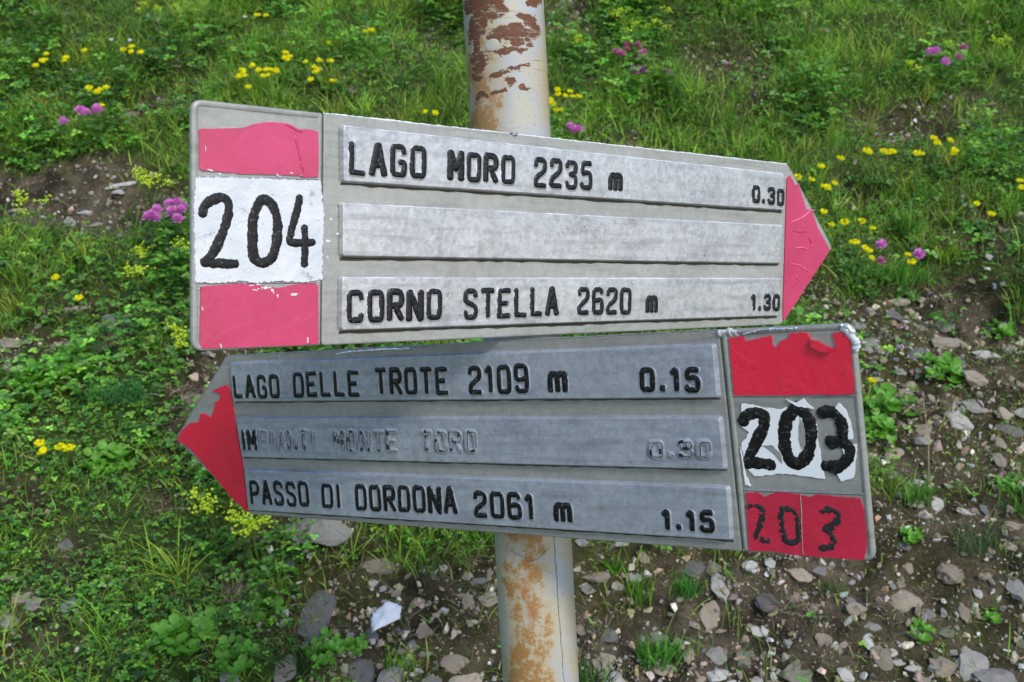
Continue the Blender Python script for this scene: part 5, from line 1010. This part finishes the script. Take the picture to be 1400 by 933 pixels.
# leafy single plants
def leafy(s, t, me, label, cat='plant', group=None, sc_=1., name='leafy_plant', h=.0):
    o = link(name, me); o.matrix_world = Matrix.Translation(gpt(s, t, h)) @ upq.to_track_quat('Z', 'Y').to_matrix().to_4x4() @ Matrix.Rotation(rnd.uniform(0, 6), 4, 'Z') @ Matrix.Scale(sc_, 4)
    return tag(o, label, cat, group)
BLM = [leafmesh('bright_leaves', None, 24, .030, .013, 20 + i, .85, .02) for i in range(3)]
for me in BLM: me.materials.append(M_brightleaf)
def xy(g): return g[0], g[1]
for g, sc_, lab in (((0.775,-0.069,0), 1.25, 'bright green leafy plant right of the lower sign red band'), ((0.654,-0.163,0), 1.3, 'leafy green plant against the right edge of the lower sign'), ((0.617,-0.211,0), 1.1, 'lower leafy plant beside the number 203'),
        ((-0.276,-0.603,0), .9, 'bright three-leaved sprig left of the white paper'), ((-0.235,-0.589,0), .6, 'two round bright leaves just left of the white paper'), ((0.635,-0.413,0), .6, 'small bright leaves right of the rubbed number'), ((0.812,-0.321,0), .6, 'pair of bright round leaves near the right edge'),
        ((0.607,-0.574,0), .6, 'little green rosette low at the right'), ((0.729,-0.532,0), .6, 'green sprig by the tall grey stone'), ((-0.475,-0.591,0), 1.3, 'bright herb patch at the lower left'), ((-0.665,-0.288,0), 1.2, 'green herb left of the red arrow tip'), ((-0.833,-0.096,0), 1.4, 'broad green herb near the left edge'),
        ((-0.379,-0.526,0), .9, 'yellow-tinged leafy plant by the dark slab'), ((0.928,0.059,0), .8, 'leafy plant at the right edge above the pale pointed stone'), ((-0.398,-0.631,0), 1., 'bright leaves at the bottom, left part'), ((-0.777,-0.061,0), 1.3, 'second broad herb, right of the one near the left edge')):
    leafy(*xy(g), rnd.choice(BLM), lab, 'plant', 'leafy herbs on the slope', sc_)
def tuftmesh(nm, n, L, spread, w_, seed, col, m=None, lean=.6):
    global rng
    keep = rng; rng = np.random.default_rng(seed); base = np.c_[np.clip(rng.normal(0, spread, (n, 2)), -1.7 * spread, 1.7 * spread), np.zeros(n)]
    V, F, C = blades(base, rng.uniform(.5, 1, n) * L, np.full(n, w_), pal(n, col, None, .2), lean, .7); rng = keep
    me = np_mesh(nm, V, F, C); me.materials.append(m or M_leaf); return me
TG = 'grass tufts standing out on the slope'
for i, (g, n, L, spr, w_, col, lab) in enumerate((
    ((0.760,0.174,0), 260, .065, .030, .0016, [(.07, .24, .02), (.11, .32, .03)], 'vivid green fine-leaved cushion under the pink clover, right of the arrow'), ((-0.667,-0.146,0), 420, .055, .034, .0011, [(.04, .17, .05), (.06, .20, .06)], 'fine dark green cushion left of the red arrow tip'),
    ((0.199,-0.507,0), 70, .085, .014, .0028, [(.16, .32, .03), (.09, .22, .03)], 'yellowish grass tuft right of the post below the lower sign'), ((0.266,-0.504,0), 90, .05, .012, .0018, [(.06, .24, .03)], 'short vivid grass tuft left of the tall pale wedge stone'),
    ((0.216,-0.614,0), 110, .06, .018, .0024, [(.10, .32, .03), (.06, .24, .03)], 'bright grass tuft near the bottom, left of the upright brown block'), ((0.155,-0.466,0), 26, .045, .006, .0040, [(.12, .30, .03)], 'small bright tuft close under the lower sign, right of the post'),
    ((0.647,-0.361,0), 60, .07, .012, .0026, [(.10, .26, .04)], 'spiky green tuft right of the rubbed number'), ((0.730,-0.436,0), 160, .06, .022, .0013, [(.07, .15, .05), (.10, .18, .08)], 'fine greyish green tuft near the right edge'), ((-0.163,-0.626,0), 60, .05, .016, .0022, [(.12, .26, .03)], 'green tuft at the bottom edge below the paper'),
    ((-0.124,-0.456,0), 120, .05, .035, .0018, [(.11, .20, .04), (.08, .17, .03)], 'pale green grass patch under the lower sign, left of the post'), ((0.104,-0.653,0), 90, .06, .022, .0022, [(.05, .15, .03)], 'dark green tuft right beside the post at the bottom'),
    ((0.490,-0.494,0), 50, .035, .014, .0016, [(.10, .17, .03)], 'thin tuft under the corner of the lower sign'), ((0.817,-0.361,0), 60, .07, .02, .0024, [(.08, .20, .03)], 'grass tuft cut by the right edge of the photo'), ((0.805,0.304,0), 60, .075, .010, .0060, [(.10, .24, .04)], 'broad-bladed green fan above the pink clover heads'),
    ((-0.360,-0.507,0), 24, .075, .005, .0042, [(.20, .30, .05)], 'yellow-green blade tuft below the left end of the lower sign'), ((1.015,0.988,0), 40, .12, .01, .0018, [(.26, .26, .09)], 'long yellowing grass stems left of the upper right pink heads'))):
    me = tuftmesh('grass_tuft', n, L, spr, w_, 300 + i, col)
    o = link('grass_tuft', me); o.location = gpt(g[0], g[1], -.003); tag(o, lab, 'grass tuft', TG)
# hanging dry roots
for i, (g, L, lab) in enumerate(((((0.425,-0.532,0)), .05, 'pale dry root clump hanging below the lower sign'), (((-0.415,-0.507,0)), .045, 'reddish brown root tangle left of the dark slab'), (((0.698,-0.171,0)), .05, 'dry brown thatch clump right of the leafy plants'), (((-0.551,-0.138,0)), .05, 'dark brown dead grass clump at the edge of the red arrow tip'))):
    me = tuftmesh('dry_roots', 110, L, .016 if i < 2 else .028, .0013, 400 + i, [(.20, .15, .11), (.30, .24, .18), (.12, .08, .06)], M_dry, 3.)
    o = link('dry_root_clump', me); o.location = gpt(g[0], g[1], .008); tag(o, lab, 'dry roots', 'clumps of dry roots and dead grass')
# pale stalk and taller dry stems
def stalk(g0_, g1_, r0, label):
    a = gpt(g0_[0], g0_[1], .004); b = s2w(*g1_); base = a
    V, F = tube_path([Vector((0, 0, 0)), (b - a) * .5 + Vector((.002, 0, .004)), b - a], r0, r0 * .6); o = link('dry_stalk', mesh('dry_stalk', V, F, True), M_twig); o.location = base
    tag(o, label, 'stalk', 'dry stalks')
stalk((0.133,-0.578,0), (0.149,-0.574,0.05), .0012, 'straight pale dry stalk right of the post')
stalk((-0.108,-0.449,0), (-0.083,-0.443,0.05), .0008, 'thin pale stalk under the lower sign, left of the post')
stalk((0.697,-0.288,0), (0.681,-0.221,0.07), .0010, 'dry seed stem below the right-hand leafy plants')
stalk((-0.062,-0.462,0), (-0.044,-0.459,0.05), .0009, 'brown twig next to the left side of the post')
stalk((-0.667,0.003,0), (-0.640,0.036,0.02), .0009, 'whitish twig at the left in the brown soil')

# ------------------------------------------------------------------ crumpled paper
V = []; F = []; nu, nv = 18, 12
cx, cy = 527, 845
pq = [(-0.202,-0.595,0.012), (-0.164,-0.575,0.014), (-0.162,-0.557,0.018), (-0.180,-0.549,0.022), (-0.199,-0.562,0.016), (-0.206,-0.577,0.013)]
cen = sum((s2w(*p) for p in pq), Vector()) / len(pq)
r_ = random.Random(4); ringsn = 5; out = [s2w(*p) for p in pq]; dense = []
for i in range(len(out)):
    for j in range(5): p = out[i].lerp(out[(i + 1) % len(out)], j / 5); dense.append(p + Vector([r_.uniform(-.0012, .0012) for _ in range(3)]))
n = len(dense)
for k in range(1, ringsn + 1):
    f = k / ringsn
    for p in dense:
        q = cen.lerp(p, f); l = (q - cen); hh = .004 * (1 - f) + .0012 * math.sin(l.x * 220 + l.z * 160) + .0016 * abs(math.sin(l.z * 130 - l.x * 90)) + r_.uniform(-.0002, .0002)
        V.append(q + Vector(GN) * hh - cen)
V.append(Vector(GN) * .008); c0 = len(V) - 1
for k in range(ringsn - 1):
    for i in range(n): j = (i + 1) % n; F.append((k * n + i, k * n + j, (k + 1) * n + j, (k + 1) * n + i))
F += [(c0, (i + 1) % n, i) for i in range(n)]
pm = mesh('crumpled_paper', V, F, True); po = link('crumpled_paper', pm, M_paper); po.location = cen + Vector(GN) * .006
md = po.modifiers.new('thickness', 'SOLIDIFY'); md.thickness = .0005
tag(po, 'crumpled piece of white paper lying on the ground below the lower sign', 'litter')
